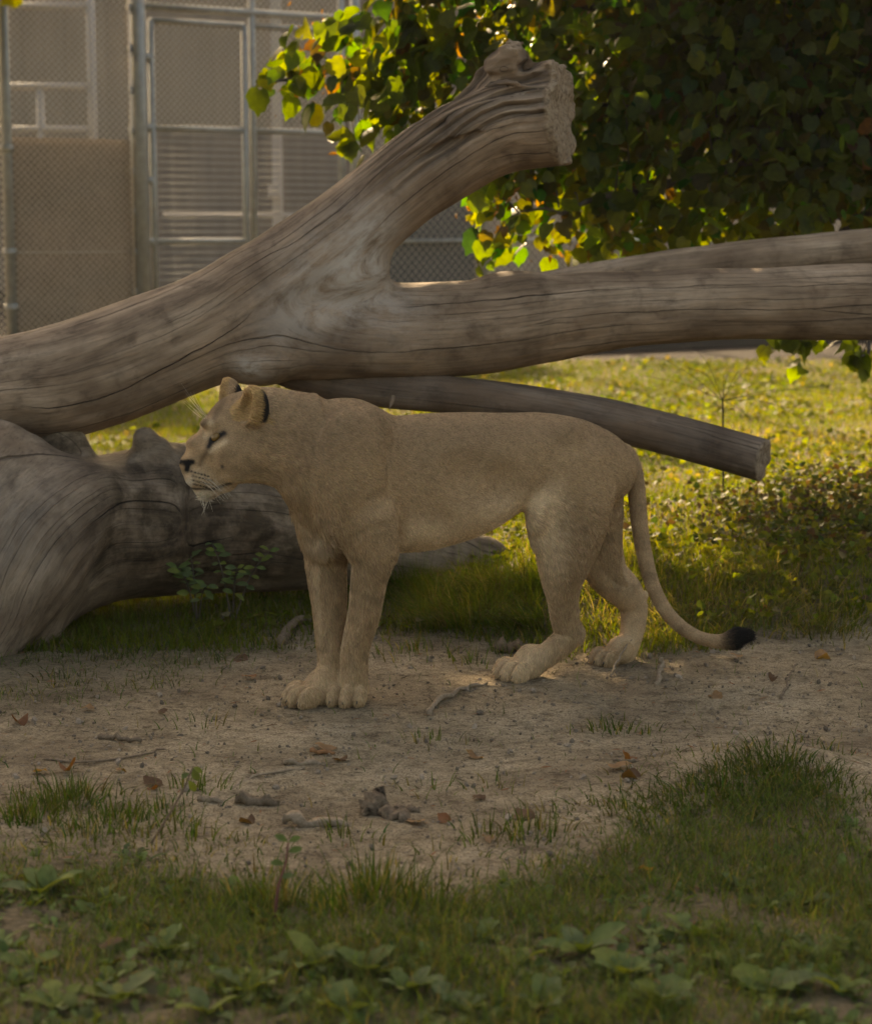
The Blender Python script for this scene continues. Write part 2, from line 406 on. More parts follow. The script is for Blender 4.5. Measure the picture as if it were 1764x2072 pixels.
# ================================================================== dead wood
def wood_mat(name, base, dark, pale, stain_shade=0.0):
    t = NT(name); g = t.attr('grain').outputs['Vector']; pos = t.n('NewGeometry').outputs['Position']
    fine = t.noise(t.mapping(g, (4.0, 95, 95)), 1.0, 6, .75)
    mid = t.noise(t.mapping(g, (1.6, 11, 11)), 1.0, 4, .6, .4)
    big = t.noise(pos, 3.2, 4, .6, .6); blot = t.noise(pos, 9, 5, .65, .3)
    c = t.ramp(mid, [(.28, dark), (.5, base), (.75, pale)])
    c = t.mix(.8, c, t.ramp(fine, [(.30, (.42, .40, .37)), (.48, (1, 1, 1)), (.7, (1.28, 1.26, 1.22))]), 'MULTIPLY')
    c = t.mix(.85, c, t.ramp(big, [(.3, (.58, .52, .47)), (.5, (1, .98, .95)), (.68, (1.35, 1.33, 1.3))]), 'MULTIPLY')
    c = t.mix(.6, c, t.ramp(blot, [(.33, (.45, .42, .40)), (.47, (1, 1, 1)), (.7, (1.12, 1.1, 1.06))]), 'MULTIPLY')
    # drying checks: long splits that follow the grain, at their own angles round the limb
    sx = t.n('SeparateXYZ'); t.l(g, sx.inputs[0]); u = sx.outputs[0]
    th = t.math('DIVIDE', t.math('ARCTAN2', sx.outputs[2], sx.outputs[1]), 2 * math.pi)
    def checks(N, wob, wd, lo, hi, seed):
        cu = t.n('CombineXYZ'); t.l(t.math('MULTIPLY', u, 1.4), cu.inputs[0]); t.l(t.math('MULTIPLY', th, 2.0), cu.inputs[1]); cu.inputs[2].default_value = seed
        wn = t.math('MULTIPLY', t.math('SUBTRACT', t.noise(cu.outputs[0], 1.0, 3, .55), .5), wob)
        v = t.math('ADD', t.math('MULTIPLY', th, N), wn); cell = t.math('FLOOR', v); f = t.math('SUBTRACT', t.math('SUBTRACT', v, cell), .5)
        cj = t.n('CombineXYZ'); t.l(t.math('MULTIPLY', u, .9), cj.inputs[0]); t.l(t.math('MULTIPLY', cell, 7.31), cj.inputs[1]); cj.inputs[2].default_value = seed + 3.7
        on = t.ramp(t.noise(cj.outputs[0], 1.0, 2, .5), [(lo, (0, 0, 0)), (hi, (1, 1, 1))])
        off = t.math('MULTIPLY', t.math('SUBTRACT', t.noise(cj.outputs[0], .3, 0), .5), .9)
        ab = t.math('ABSOLUTE', t.math('SUBTRACT', f, off))
        w_ = t.math('ADD', t.math('MULTIPLY', on, wd), 1e-4)
        return t.math('MULTIPLY', t.math('SUBTRACT', 1.0, t.math('DIVIDE', ab, w_), True), t.math('GREATER_THAN', on, .03))
    k1 = checks(9, 1.1, .035, .46, .66, 1.0); k2 = checks(21, 1.6, .05, .50, .68, 5.0); k3 = checks(47, 2.2, .09, .52, .7, 9.0)
    ck = t.math('MAXIMUM', t.math('POWER', k1, .5), t.math('MAXIMUM', t.math('MULTIPLY', t.math('POWER', k2, .6), .75), t.math('MULTIPLY', k3, .45)))
    pk = t.attr('pale').outputs['Fac']
    fk = t.attr('furrow').outputs['Fac']; k4 = t.math('MULTIPLY', checks(30, 3.2, .46, .20, .42, 13.0), fk)
    e = t.attr('endgrain').outputs['Fac']; ne = t.math('SUBTRACT', 1.0, e, True); k4 = t.math('MULTIPLY', k4, ne)
    ck = t.math('MULTIPLY', t.math('MULTIPLY', ck, ne), t.math('SUBTRACT', 1.0, t.math('MULTIPLY', t.math('MAXIMUM', pk, t.attr('nocheck').outputs['Fac']), .92)))
    rust = t.ramp(t.noise(t.mapping(g, (2.2, 7, 7)), 1.0, 4, .6), [(.52, (0, 0, 0)), (.68, (1, 1, 1))])
    c = t.mix(t.math('MULTIPLY', rust, .45), c, (.150, .092, .055))
    c = t.mix(t.math('MULTIPLY', pk, t.ramp(t.noise(t.mapping(g, (7, 26, 26)), 1.0, 5, .7), [(.36, .1), (.56, 1.0)])), c, (.44, .385, .33))
    c = t.mix(t.math('MULTIPLY', k4, .72), c, (.050, .036, .026))
    c = t.mix(t.math('MULTIPLY', ck, .88), c, (.022, .016, .012))  # dirt in the splits and the shade of their depth, both painted dark
    if stain_shade:
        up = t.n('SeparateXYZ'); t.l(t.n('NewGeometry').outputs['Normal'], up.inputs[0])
        mk = t.math('MULTIPLY', t.ramp(t.noise(pos, 6, 5, .7), [(.36, (0, 0, 0)), (.56, (1, 1, 1))]), t.attr('stain_shade').outputs['Fac'])
        c = t.mix(t.math('MULTIPLY', mk, .92), c, t.mix(1.0, c, (.26, .24, .19), 'MULTIPLY'))  # dark stains, with the shade under the upper log painted in
    e = t.attr('endgrain').outputs['Fac']
    eg = t.ramp(t.noise(pos, 55, 5, .7), [(.3, (.10, .065, .04)), (.5, (.32, .23, .15)), (.75, (.50, .39, .27))])
    c = t.mix(e, c, eg)
    h = t.math('SUBTRACT', t.math('ADD', t.math('MULTIPLY', fine, .22), t.math('MULTIPLY', mid, .5)), t.math('MULTIPLY', ck, .9))
    h = t.math('ADD', h, t.math('MULTIPLY', blot, .25))
    h = t.math('SUBTRACT', h, t.math('MULTIPLY', k4, 1.8))
    h = t.math('ADD', h, t.math('MULTIPLY', t.math('MULTIPLY', t.noise(pos, 48, 5, .75), 2.2), e))
    nrm = t.bump(h, .016, .85)
    return t.done(t.pbr(c, .85, nrm, .25))
M_WOOD = wood_mat('weathered_wood', (.222, .156, .107), (.118, .079, .053), (.310, .232, .168))
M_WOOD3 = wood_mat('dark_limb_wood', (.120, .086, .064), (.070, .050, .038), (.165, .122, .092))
M_WOOD2 = wood_mat('weathered_wood_stain_shade', (.200, .150, .108), (.100, .072, .052), (.290, .225, .165), 1.0)

def px_chain(rows, n):
    """rows x, y, r (photo px), Y -> spline of n rows X Y Z R"""
    q = np.array([[*P(x, y, Y), r * mpp(Y)] for x, y, r, Y in rows]); return spline(q, n)
def axis_frame(ch):
    p = ch[:, :3]; T = np.gradient(p, axis=0); T /= np.linalg.norm(T, axis=1)[:, None]
    s = np.concatenate([[0], np.cumsum(np.linalg.norm(np.diff(p, axis=0), axis=1))])
    up = np.array([0, 0, 1.0]); U = up - T * (T @ up)[:, None]; U /= np.linalg.norm(U, axis=1)[:, None]
    return p, T, s, U, np.cross(T, U)
def straighten(V, ch):
    """position along the limb and offset from its axis: the wood's own coordinates"""
    p, T, s, U, W = axis_frame(ch); out = np.zeros((len(V), 3), np.float32); dd = np.full(len(V), 9., np.float32)
    o = np.argsort(V[:, 0], kind='stable'); xs = V[o, 0]
    for i in range(len(p)):
        r_ = ch[i, 3] + .14
        c_ = o[np.searchsorted(xs, p[i, 0] - r_):np.searchsorted(xs, p[i, 0] + r_)]
        d = V[c_] - p[i]; q = np.sqrt((d * d).sum(1))
        m = q < dd[c_]; a = c_[m]; dd[a] = q[m]; d = d[m]
        out[a] = np.stack([s[i] + d @ T[i], d @ U[i], d @ W[i]], 1)
    return out, dd
def add_loft(fl, ch, k, bumpy=0.0, seed=0):
    p = ch.astype(np.float32)
    fl.chain(p, k)
def finish(name, fl, mat, parent, base, chains, attrs_fn, it=1):
    V, F = fl.mesh(); V = relax(V, F, it)
    gs = [straighten(V, c) for c in chains]
    if len(gs) == 1: g = gs[0][0]
    else:
        # weight by distance to each axis relative to its radius: the grain flows into both limbs
        w0 = 1 / (np.maximum(gs[0][1], .02)) ** 5; w1 = 1 / (np.maximum(gs[1][1], .02)) ** 5
        k = (w1 / (w0 + w1))[:, None]; g = gs[0][0] * (1 - k) + gs[1][0] * k
    g = relax(g, F, 10, .6)
    at = {'grain': g}; at.update(attrs_fn(V, vnormals(V, F), g))
    for q in ('endgrain', 'stain_shade', 'pale', 'furrow', 'nocheck'):
        if q not in at: at[q] = np.zeros(len(V))
    return obj(name, mesh_np(name, V - np.asarray(base), F, True, None, at), mat, parent)

# ---- upper dead tree: bole that forks into a broken stub and a long level limb
BASE_U = P(100, 905, 7.95)
rowsA = [(-260, 830, 92, 7.75), (-120, 806, 94, 7.85), (0, 786, 97, 7.95), (100, 776, 103, 8.0), (200, 751, 104, 8.05), (300, 716, 104, 8.1), (400, 682, 102, 8.15),
         (500, 664, 102, 8.2), (600, 666, 101, 8.24), (700, 669, 99, 8.27), (800, 671, 97, 8.3), (900, 667, 95, 8.33), (1000, 657, 92, 8.36), (1100, 642, 88, 8.4),
         (1200, 630, 82, 8.43), (1300, 623, 76, 8.46), (1450, 616, 73, 8.5), (1600, 614, 75, 8.54), (1764, 612, 78, 8.58), (1900, 609, 79, 8.6), (2080, 600, 76, 8.65)]
rowsB = [(-260, 830, 80, 7.75), (0, 786, 92, 7.95), (100, 774, 100, 8.0), (200, 745, 101, 8.05), (300, 706, 100, 8.1), (400, 658, 97, 8.13), (500, 597, 92, 8.16), (590, 546, 88, 8.18),
         (660, 497, 86, 8.19), (750, 428, 85, 8.2), (850, 350, 85, 8.2), (950, 283, 88, 8.19), (1030, 246, 94, 8.17), (1100, 234, 100, 8.14), (1180, 226, 102, 8.1)]
chA, chB = px_chain(rowsA, 70), px_chain(rowsB, 60)
fl = Field(np.minimum(chA[:, :3].min(0), chB[:, :3].min(0)) - .3, np.maximum(chA[:, :3].max(0), chB[:, :3].max(0)) + .3, .0095)
fl.chain(chA.astype(np.float32), 0)
fl.chain(chB.astype(np.float32), .085)
fl.ell(P(702, 548, 8.22), (.165, .15, .125), None, .07)
mp = mpp(8.2)
fl.chain(np.array([[*P(1005, 215, 8.2), 62 * mp], [*P(1018, 148, 8.16), 50 * mp], [*P(1035, 108, 8.14), 40 * mp], [*P(1045, 74, 8.13), 31 * mp]], np.float32), .04)
fl.chain(np.array([[*P(530, 690, 8.16), 80 * mp], [*P(530, 722, 8.10), 52 * mp]], np.float32), .10)      # burl under the fork
fl.ell(P(1045, 600, 8.36), (.17, .10, .105), None, .06)                                                      # low swelling on the limb
# roughness of the surface, deep furrows on the stub, torn end
band = np.abs(fl.f) < .038
I = np.argwhere(band); V0 = fl.lo + fl.h * I
gA, dA = straighten(V0, chA); gB, dB = straighten(V0, chB)
qx, qy = px_of(V0)
k = ((1 / np.maximum(dB, .02) ** 3) / (1 / np.maximum(dB, .02) ** 3 + 1 / np.maximum(dA, .02) ** 3))[:, None]; g0 = gA * (1 - k) + gB * k
dsp = .016 * fbm(g0[:, 0] * 2.2, g0[:, 1] * 6, g0[:, 2] * 6, 51, 3) + .006 * fbm(g0[:, 0] * 4, g0[:, 1] * 22, g0[:, 2] * 22, 61, 2)
sB = gB[:, 0]; s_end = axis_frame(chB)[2][-1]
fur = sstep(s_end - .95, s_end - .35, sB) * sstep(.02, -.06, gB[:, 1] * 0 - gB[:, 1] - .02) * (k[:, 0] > .5)
tw = vnoise(gB[:, 0] * 2.3, gB[:, 1] * 20 + gB[:, 0] * 5, gB[:, 2] * 20, 71)
tw2 = vnoise(gB[:, 0] * 3.1, gB[:, 1] * 42 + gB[:, 0] * 9, gB[:, 2] * 42, 72)
dsp = dsp + fur * (.045 * np.clip(-tw * 1.6, -.15, 1) + .012 * tw2)
fl.f[I[:, 0], I[:, 1], I[:, 2]] += dsp.astype(np.float32)
cN = np.array([.95, -.30, .06]); cN /= np.linalg.norm(cN); cP = P(1138, 250, 8.1)
def cutfn(X, Y, Z):
    d = (X - cP[0]) * cN[0] + (Y - cP[1]) * cN[1] + (Z - cP[2]) * cN[2]
    return -(d + .045 * fbm(X * 13 + 0 * Y * Z, Y * 13 + 0 * X * Z, Z * 13 + 0 * X * Y, 81, 4))
fl.carve(cutfn, P(1000, 380, 8.6) + [0, -.9, 0], P(1300, 20, 8.6) + [.1, .3, .2], .008)
kN = np.array([.25, -.35, .9]); kN /= np.linalg.norm(kN); kP = P(1048, 84, 8.12)
fl.carve(lambda X, Y, Z: -((X - kP[0]) * kN[0] + (Y - kP[1]) * kN[1] + (Z - kP[2]) * kN[2] + .02 * vnoise(X * 40 + 0 * Y * Z, Y * 40 + 0 * X * Z, Z * 25 + 0 * X * Y, 82)), P(980, 110, 8.3) + [0, -.3, 0], P(1120, -30, 8.3), .006)
upper = empty('fallen_tree', BASE_U)
tag(upper, 'weathered grey dead tree forking into a broken stub and a long level limb', 'tree')
def at_up(V, N, g):
    d = (V - cP) @ cN; qx, qy = px_of(V)
    e = sstep(-.035, -.012, d + .01 * vnoise(V[:, 0] * 30, V[:, 1] * 30, V[:, 2] * 30, 3)) * (qx > 1060) * (qy < 400)
    e = np.maximum(e, (sstep(-.03, -.005, (V - kP) @ kN)) * (qx > 980) * (qx < 1100) * (qy < 140) * .5)
    b = lambda x, y, Y, r: np.exp(-(((V - P(x, y, Y)) ** 2).sum(1)) / r ** 2)
    pale = np.clip(.9 * b(690, 560, 8.05, .17) + .8 * b(760, 480, 8.05, .12) + 1.3 * b(505, 758, 7.97, .07) + .5 * b(590, 640, 8.0, .14) + .35 * b(800, 610, 8.1, .15), 0, 1)
    gb, db = straighten(V, chB); ga, da = straighten(V, chA)
    fw = sstep(s_end - 1.0, s_end - .55, gb[:, 0]) * sstep(-.05, .03, gb[:, 1] + .03 * vnoise(V[:, 0] * 6, V[:, 1] * 6, V[:, 2] * 6, 9)) * (db < da)
    nc = np.clip(1.4 * b(735, 575, 8.05, .17) + 1.3 * b(640, 590, 8.02, .12) + 1.2 * b(790, 590, 8.1, .10), 0, 1)
    return {'endgrain': e, 'pale': pale, 'furrow': fw, 'nocheck': nc}
trunk_u = finish('trunk', fl, M_WOOD, upper, BASE_U, [chA, chB], at_up)
# ---- the low limb with the sawn end
rowsC = [(560, 735, 42, 8.3), (650, 765, 44, 8.3), (780, 786, 42, 8.28), (900, 797, 40, 8.26), (1000, 808, 40, 8.24), (1150, 832, 41, 8.22), (1300, 866, 43, 8.2), (1450, 905, 44, 8.18), (1600, 946, 45, 8.15)]
chC = px_chain(rowsC, 40)
fl = Field(chC[:, :3].min(0) - .14, chC[:, :3].max(0) + .14, .0085)
fl.chain(chC.astype(np.float32), 0)
cN2 = axis_frame(chC)[1][-1] + np.array([.1, -.42, .05]); cN2 /= np.linalg.norm(cN2); cP2 = P(1546, 930, 8.16)
I = np.argwhere(np.abs(fl.f) < .04); V0 = fl.lo + fl.h * I; g0, _ = straighten(V0, chC)
fl.f[I[:, 0], I[:, 1], I[:, 2]] += (.010 * fbm(g0[:, 0] * 2.5, g0[:, 1] * 8, g0[:, 2] * 8, 91, 3)).astype(np.float32)
fl.carve(lambda X, Y, Z: -((X - cP2[0]) * cN2[0] + (Y - cP2[1]) * cN2[1] + (Z - cP2[2]) * cN2[2] + .008 * vnoise(X * 30 + 0 * Y * Z, Y * 30 + 0 * X * Z, Z * 30 + 0 * Y * X, 5)), P(1450, 1030, 8.4) + [0, -.5, 0], P(1720, 840, 8.4), .006)
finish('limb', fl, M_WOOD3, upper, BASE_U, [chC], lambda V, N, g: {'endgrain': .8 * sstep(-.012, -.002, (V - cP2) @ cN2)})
# ---- splinter hanging from the limb
mb = MB(); mb.tube([P(795, 800, 8.15), P(792, 815, 8.14), P(787, 829, 8.13)], [.010, .008, .002], 5)
obj('splinter', mesh_np('splinter', np.concatenate(mb.V) - BASE_U, np.concatenate(mb.F)), M_WOOD, upper)

# ---- limb of another dead tree behind, seen over the level limb
rowsD = [(1090, 585, 34, 9.3), (1270, 560, 42, 9.3), (1450, 540, 46, 9.3), (1620, 522, 46, 9.3), (1764, 510, 46, 9.3), (1950, 500, 46, 9.3), (2100, 520, 46, 9.3), (2200, 800, 50, 9.3), (2230, 1105, 56, 9.3)]
chD = px_chain(rowsD, 44)
fl = Field(chD[:, :3].min(0) - .16, chD[:, :3].max(0) + .16, .012); fl.chain(chD.astype(np.float32), 0)
I = np.argwhere(np.abs(fl.f) < .04); V0 = fl.lo + fl.h * I; g0, _ = straighten(V0, chD)
fl.f[I[:, 0], I[:, 1], I[:, 2]] += (.012 * fbm(g0[:, 0] * 2.5, g0[:, 1] * 8, g0[:, 2] * 8, 95, 3)).astype(np.float32)
bd = onground(2.9, 9.3)
oD = finish('dead_limb', fl, M_WOOD, None, bd, [chD], lambda V, N, g: {}); oD.location = bd
tag(oD, 'bare grey dead limb rising to the right just behind the long level limb', 'log')

# ---- lower trunk with its root flare, lying on the ground at the left
rowsE = [(-330, 1110, 300, 7.5), (-160, 1105, 285, 7.6), (-60, 1100, 255, 7.68), (10, 1097, 215, 7.76), (75, 1092, 182, 7.84), (140, 1084, 160, 7.93), (210, 1072, 150, 8.02), (300, 1055, 154, 8.12), (420, 1046, 156, 8.25), (560, 1064, 136, 8.4), (700, 1090, 104, 8.55), (850, 1118, 80, 8.7), (930, 1135, 66, 8.8), (975, 1142, 60, 8.82)]
rowsL = [(250, 1015, 55, 7.92), (165, 1020, 85, 7.72), (95, 1065, 105, 7.55), (40, 1150, 100, 7.45), (0, 1240, 82, 7.38), (-40, 1330, 62, 7.3), (-90, 1410, 50, 7.22)]
chE, chL = px_chain(rowsE, 60), px_chain(rowsL, 40)
fl = Field(np.minimum(chE[:, :3].min(0), chL[:, :3].min(0)) - .45, np.maximum(chE[:, :3].max(0), chL[:, :3].max(0)) + .45, .0115)
fl.chain(chE.astype(np.float32), 0); fl.chain(chL.astype(np.float32), .10)
mp = mpp(8.0)
fl.chain(np.array([[*P(-20, 1250, 7.6), 110 * mp], [*P(60, 1275, 7.55), 60 * mp], [*P(75, 1330, 7.5), 30 * mp]], np.float32), .06)
fl.chain(np.array([[*P(335, 965, 8.06), 90 * mp], [*P(312, 925, 8.02), 48 * mp], [*P(299, 898, 7.99), 30 * mp], [*P(294, 886, 7.98), 24 * mp]], np.float32), .045)
fl.ell(P(293, 886, 7.98) + np.array([0, -.040, .030]), (.027, .026, .015), None, .004, True)
fl.chain(np.array([[*P(150, 925, 7.95), 40 * mp], [*P(120, 880, 7.98), 45 * mp]], np.float32), .03)
I = np.argwhere(np.abs(fl.f) < .038); V0 = fl.lo + fl.h * I; g0, d0 = straighten(V0, chE); g1, d1 = straighten(V0, chL)
k = ((1 / d1 ** 3) / (1 / d0 ** 3 + 1 / d1 ** 3))[:, None]; g0 = g0 * (1 - k) + g1 * k
fl.f[I[:, 0], I[:, 1], I[:, 2]] += (.024 * fbm(g0[:, 0] * 2.2, g0[:, 1] * 5, g0[:, 2] * 5, 97, 4) + .008 * fbm(g0[:, 0] * 3, g0[:, 1] * 20, g0[:, 2] * 20, 98, 2)).astype(np.float32)
BASE_L = onground(P(40, 1330, 7.4)[0], 7.4)
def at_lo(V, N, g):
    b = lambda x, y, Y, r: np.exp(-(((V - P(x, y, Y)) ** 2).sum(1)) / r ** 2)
    return {'stain_shade': np.clip(1.5 * b(130, 905, 7.9, .12) + .9 * b(250, 990, 7.8, .14) + 1.1 * b(330, 1030, 7.85, .17) + 1.2 * b(420, 1110, 7.9, .3) + .8 * b(230, 1120, 7.6, .2) + .9 * b(560, 1120, 8.1, .25), 0, 1), 'pale': .25 * b(60, 1080, 7.15, .25)}
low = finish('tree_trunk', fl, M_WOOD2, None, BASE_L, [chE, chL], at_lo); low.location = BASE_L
tag(low, 'massive fallen trunk with flared root end and small hollow knot, behind the lioness\'s head', 'log')
# ================================================================== lioness
A2 = P(700, 1000, 6.58)[:2]; B2 = P(1180, 1000, 7.02)[:2]
a2 = (A2 - B2) / np.linalg.norm(A2 - B2); n2_ = np.array([-a2[1], a2[0]])           # forward, near side
if n2_[1] > 0: n2_ = -n2_
ORG = np.array([A2[0], A2[1], 0.0]); LM = np.array([[a2[0], a2[1], 0], [n2_[0], n2_[1], 0], [0, 0, 1.0]])
def loc(p): return (np.asarray(p) - ORG) @ LM.T
def wld(q): return np.asarray(q) @ LM + ORG
def plane_pt(x, y, o2, m2, l):
    d = ray(x, y); t = (l + (o2 @ m2)) / (d[:2] @ m2); return np.array([0, 0, CAMH]) + d * t
def PLN(x, y, l=0.0): return loc(plane_pt(x, y, A2, n2_, l))
YAW = R(17); hf = np.array([-math.cos(YAW), -math.sin(YAW)]); hn = np.array([math.sin(YAW), -math.cos(YAW)])
HO2 = plane_pt(530, 880, A2, n2_, 0.0)[:2]
def PHW(x, y, l=0.0): return plane_pt(x, y, HO2, hn, l)
def PHD(x, y, l=0.0): return loc(PHW(x, y, l))
HFL = np.array([hf @ a2, hf @ n2_]); HNL = np.array([hn @ a2, hn @ n2_]); HOL = loc(np.array([HO2[0], HO2[1], 0]))[:2]
def hcoord(q):                       # lion-local -> head coords (forward, near, z)
    d = q[:, :2] - HOL; return np.stack([d @ HFL, d @ HNL, q[:, 2]], 1)
HM = np.array([[HFL[0], HFL[1], 0], [HNL[0], HNL[1], 0], [0, 0, 1.0]])                # head axes in lion-local
MPL = mpp(6.6)
def knots(rows, fn):
    K = []
    for x, t_, b_, w_ in rows:
        pt, pb = fn(x, t_), fn(x, b_); K.append([(pt[0] + pb[0]) / 2 if fn is PLN else (hcoord(pt[None])[0, 0] + hcoord(pb[None])[0, 0]) / 2, pt[2], pb[2], w_])
    K = np.array(K); K = K[np.argsort(K[:, 0])]
    return spline(K, 120)
def loft_fn(K, axes, org, p=2.2, narrow=.12):
    s0, s1 = K[0, 0], K[-1, 0]
    def fn(X, Y, Z):
        s = (X - org[0]) * axes[0][0] + (Y - org[1]) * axes[0][1]
        l = (X - org[0]) * axes[1][0] + (Y - org[1]) * axes[1][1]
        sc_ = np.clip(s, s0, s1); ds = np.abs(s - sc_)
        top = np.interp(sc_, K[:, 0], K[:, 1]); bot = np.interp(sc_, K[:, 0], K[:, 2]); w_ = np.maximum(np.interp(sc_, K[:, 0], K[:, 3]), .004)
        hz = np.maximum((top - bot) / 2, .004); u = (Z - (top + bot) / 2) / hz
        v = np.abs(l) / (w_ * (1 - narrow * np.clip(u, -1, 1)))
        e = (np.abs(u) ** p + v ** p) ** (1 / p)
        d = (e - 1) * np.minimum(hz, w_)
        return np.where(ds > 0, np.sqrt(np.maximum(d, 0) ** 2 + ds ** 2) + np.minimum(d, 0), d).astype(np.float32)
    return fn
TK = knots([(612, 890, 1030, .06), (622, 855, 1085, .115), (640, 822, 1112, .165), (680, 806, 1122, .175), (720, 806, 1126, .178), (760, 823, 1122, .160), (800, 842, 1116, .146),
            (868, 837, 1107, .165), (960, 835, 1078, .172), (1040, 836, 1030, .156), (1100, 836, 1006, .150), (1165, 846, 1030, .155), (1215, 866, 1020, .140), (1245, 888, 1000, .115), (1262, 912, 975, .07)], PLN)
HK = knots([(365, 934, 944, .012), (369, 925, 956, .026), (377, 915, 972, .036), (388, 904, 986, .045), (402, 881, 996, .052), (415, 852, 1000, .060), (428, 829, 999, .072), (446, 809, 990, .088),
            (468, 798, 980, .103), (495, 790, 975, .110), (525, 784, 974, .113), (560, 785, 986, .122), (600, 790, 1030, .140), (640, 796, 1080, .150)], PHD)
VOX = .0058
fl = Field((-1.45, -.42, -.03), (.62, .46, 1.10), VOX)
fl.union(loft_fn(TK, [(1, 0), (0, 1)], (0, 0), 2.25, .10), (TK[0, 0], -.22, .4), (TK[-1, 0], .22, 1.05), 0)
lo_h = np.minimum(HOL - .35, HOL - .35); 
fl.union(loft_fn(HK, [HFL, HNL], HOL, 2.25, .20), (HOL[0] - .3, HOL[1] - .32, .6), (HOL[0] + .36, HOL[1] + .32, 1.08), .07)
def C(rows, fn=PLN, k=.035):
    fl.chain(np.array([[*fn(x, y, l), r * MPL] for x, y, r, l in rows], np.float32), k)
def CW(rows, k=.035):
    fl.chain(spline(np.array([[*loc(P(x, y, Y)), (r - 3) * mpp(Y)] for x, y, r, Y in rows]), 34).astype(np.float32), k)
def E(x, y, l, r, fn=PLN, M=None, k=.03, carve=False): fl.ell(fn(x, y, l), r, M, k, carve)
# breast and neck
E(648, 1050, .03, (.05, .085, .11), k=.05)
E(655, 960, .07, (.12, .09, .14), k=.06)
# shoulders
E(702, 968, .142, (.136, .082, .215), k=.006); E(690, 965, -.125, (.14, .08, .2), k=.05)
E(740, 890, .105, (.085, .062, .105), k=.02)
E(742, 1070, .145, (.088, .062, .115), k=.012)
# forelegs: near, far
nf = GT(708, 1437); ff = GT(622, 1438)
CW([(742, 1060, 66, 6.46), (757, 1115, 49, 6.45), (747, 1168, 40, 6.46), (737, 1241, 35, 6.475), (722, 1297, 32, 6.49), (717, 1330, 31.5, 6.50), (717, 1355, 31, 6.505), (713, 1388, 32, 6.51), (708, 1412, 30, 6.50)], .03)
E(788, 1118, .125, (.026, .024, .036), k=.035)
CW([(665, 1070, 60, 6.60), (660, 1130, 46, 6.60), (662, 1176, 42, 6.59), (667, 1232, 38, 6.585), (668, 1273, 35, 6.58), (671, 1322, 33, 6.57), (669, 1362, 32, 6.57), (664, 1395, 31, 6.56), (650, 1412, 27, 6.56)], .03)
# hind legs: near, far
nh = GT(1045, 1384); fh = GT(1240, 1350)
E(990, 968, .292, (.15, .15, .13), k=.05, carve=True)
E(1052, 985, .265, (.10, .12, .11), k=.04, carve=True)
E(1160, 985, .108, (.155, .082, .175), k=.014); E(1140, 880, .085, (.06, .05, .045), k=.05)
E(1085, 1035, .125, (.035, .035, .07), k=.03); E(1185, 985, -.09, (.14, .08, .17), k=.05)
CW([(1158, 1010, 84, 6.93), (1155, 1055, 78, 6.90), (1143, 1125, 61, 6.87), (1138, 1165, 47, 6.87), (1139, 1208, 36, 6.89), (1144, 1255, 32, 6.92), (1150, 1284, 30, 6.93), (1119, 1316, 28, 6.91), (1075, 1346, 27, 6.885), (1050, 1360, 26, 6.875)], .03)
E(1172, 1285, .06, (.018, .02, .03), k=.02)
E(1098, 1075, .10, (.05, .04, .08), k=.04)
CW([(1190, 1020, 75, 7.12), (1208, 1100, 56, 7.13), (1228, 1158, 45, 7.15), (1262, 1194, 39, 7.18), (1281, 1226, 32, 7.2), (1280, 1270, 28, 7.19), (1268, 1318, 25, 7.17), (1255, 1340, 22, 7.15)], .03)
E(1302, 1206, -.13, (.018, .018, .022), k=.02)
# tail
tail = [(1232, 915, 22, 7.09), (1262, 918, 21, 7.10), (1279, 945, 19, 7.10), (1287, 985, 17.5, 7.10), (1293, 1055, 17, 7.09), (1303, 1120, 16.5, 7.08), (1319, 1181, 15.5, 7.06), (1345, 1233, 14.5, 7.04), (1378, 1268, 14, 7.02), (1415, 1290, 14, 7.0), (1453, 1298, 14.5, 6.99), (1480, 1292, 15, 6.98), (1502, 1287, 9, 6.98)]
tq = spline(np.array([[*loc(P(x, y, Y)), r * mpp(Y)] for x, y, r, Y in tail]), 40)
fl.chain(tq.astype(np.float32), .02)
# paws
claws = []
def paw(g, d, sc_=1.0, ntoe=4):
    d = np.array(d, float); d /= np.linalg.norm(d); d3 = np.array([d @ a2, d @ n2_, 0]); s3 = np.array([-d3[1], d3[0], 0])
    c0 = loc(np.array([g[0], g[1], 0])); M = np.array([d3, s3, [0, 0, 1.0]])
    fl.ell(c0 - d3 * .020 * sc_ + [0, 0, .036 * sc_], (.050 * sc_, .050 * sc_, .040 * sc_), M, .012)
    fl.ell(c0 + d3 * -.030 * sc_ + [0, 0, .055 * sc_], (.045 * sc_, .042 * sc_, .045 * sc_), M, .02)
    for q, o, f in ((0, -.046, .028), (1, -.0165, .047), (2, .0165, .047), (3, .046, .028)):
        o *= sc_; f *= sc_
        dd = d3 + s3 * (o / sc_) * 4.5; dd /= np.linalg.norm(dd); Mt = np.array([dd, [-dd[1], dd[0], 0], [0, 0, 1.0]])
        fl.ell(c0 + d3 * f + s3 * o + [0, 0, .030 * sc_], (.036 * sc_, .0155 * sc_, .030 * sc_), Mt, .001)
        fl.ell(c0 + d3 * (f + .020 * sc_) + s3 * o * 1.06 + [0, 0, .021 * sc_], (.021 * sc_, .0150 * sc_, .020 * sc_), Mt, .002)
        claws.append((wld(c0 + d3 * (f + .036 * sc_) + s3 * o * 1.1 + [0, 0, .024 * sc_]), dd @ LM))
paw(G(703, 1422), (-.30, -.95), 1.22); paw(G(634, 1424), (-.90, -.44), 1.16)
paw(G(1056, 1372), (-.86, -.50), 1.14); paw(G(1240, 1344), (-.9, -.43), 1.0)
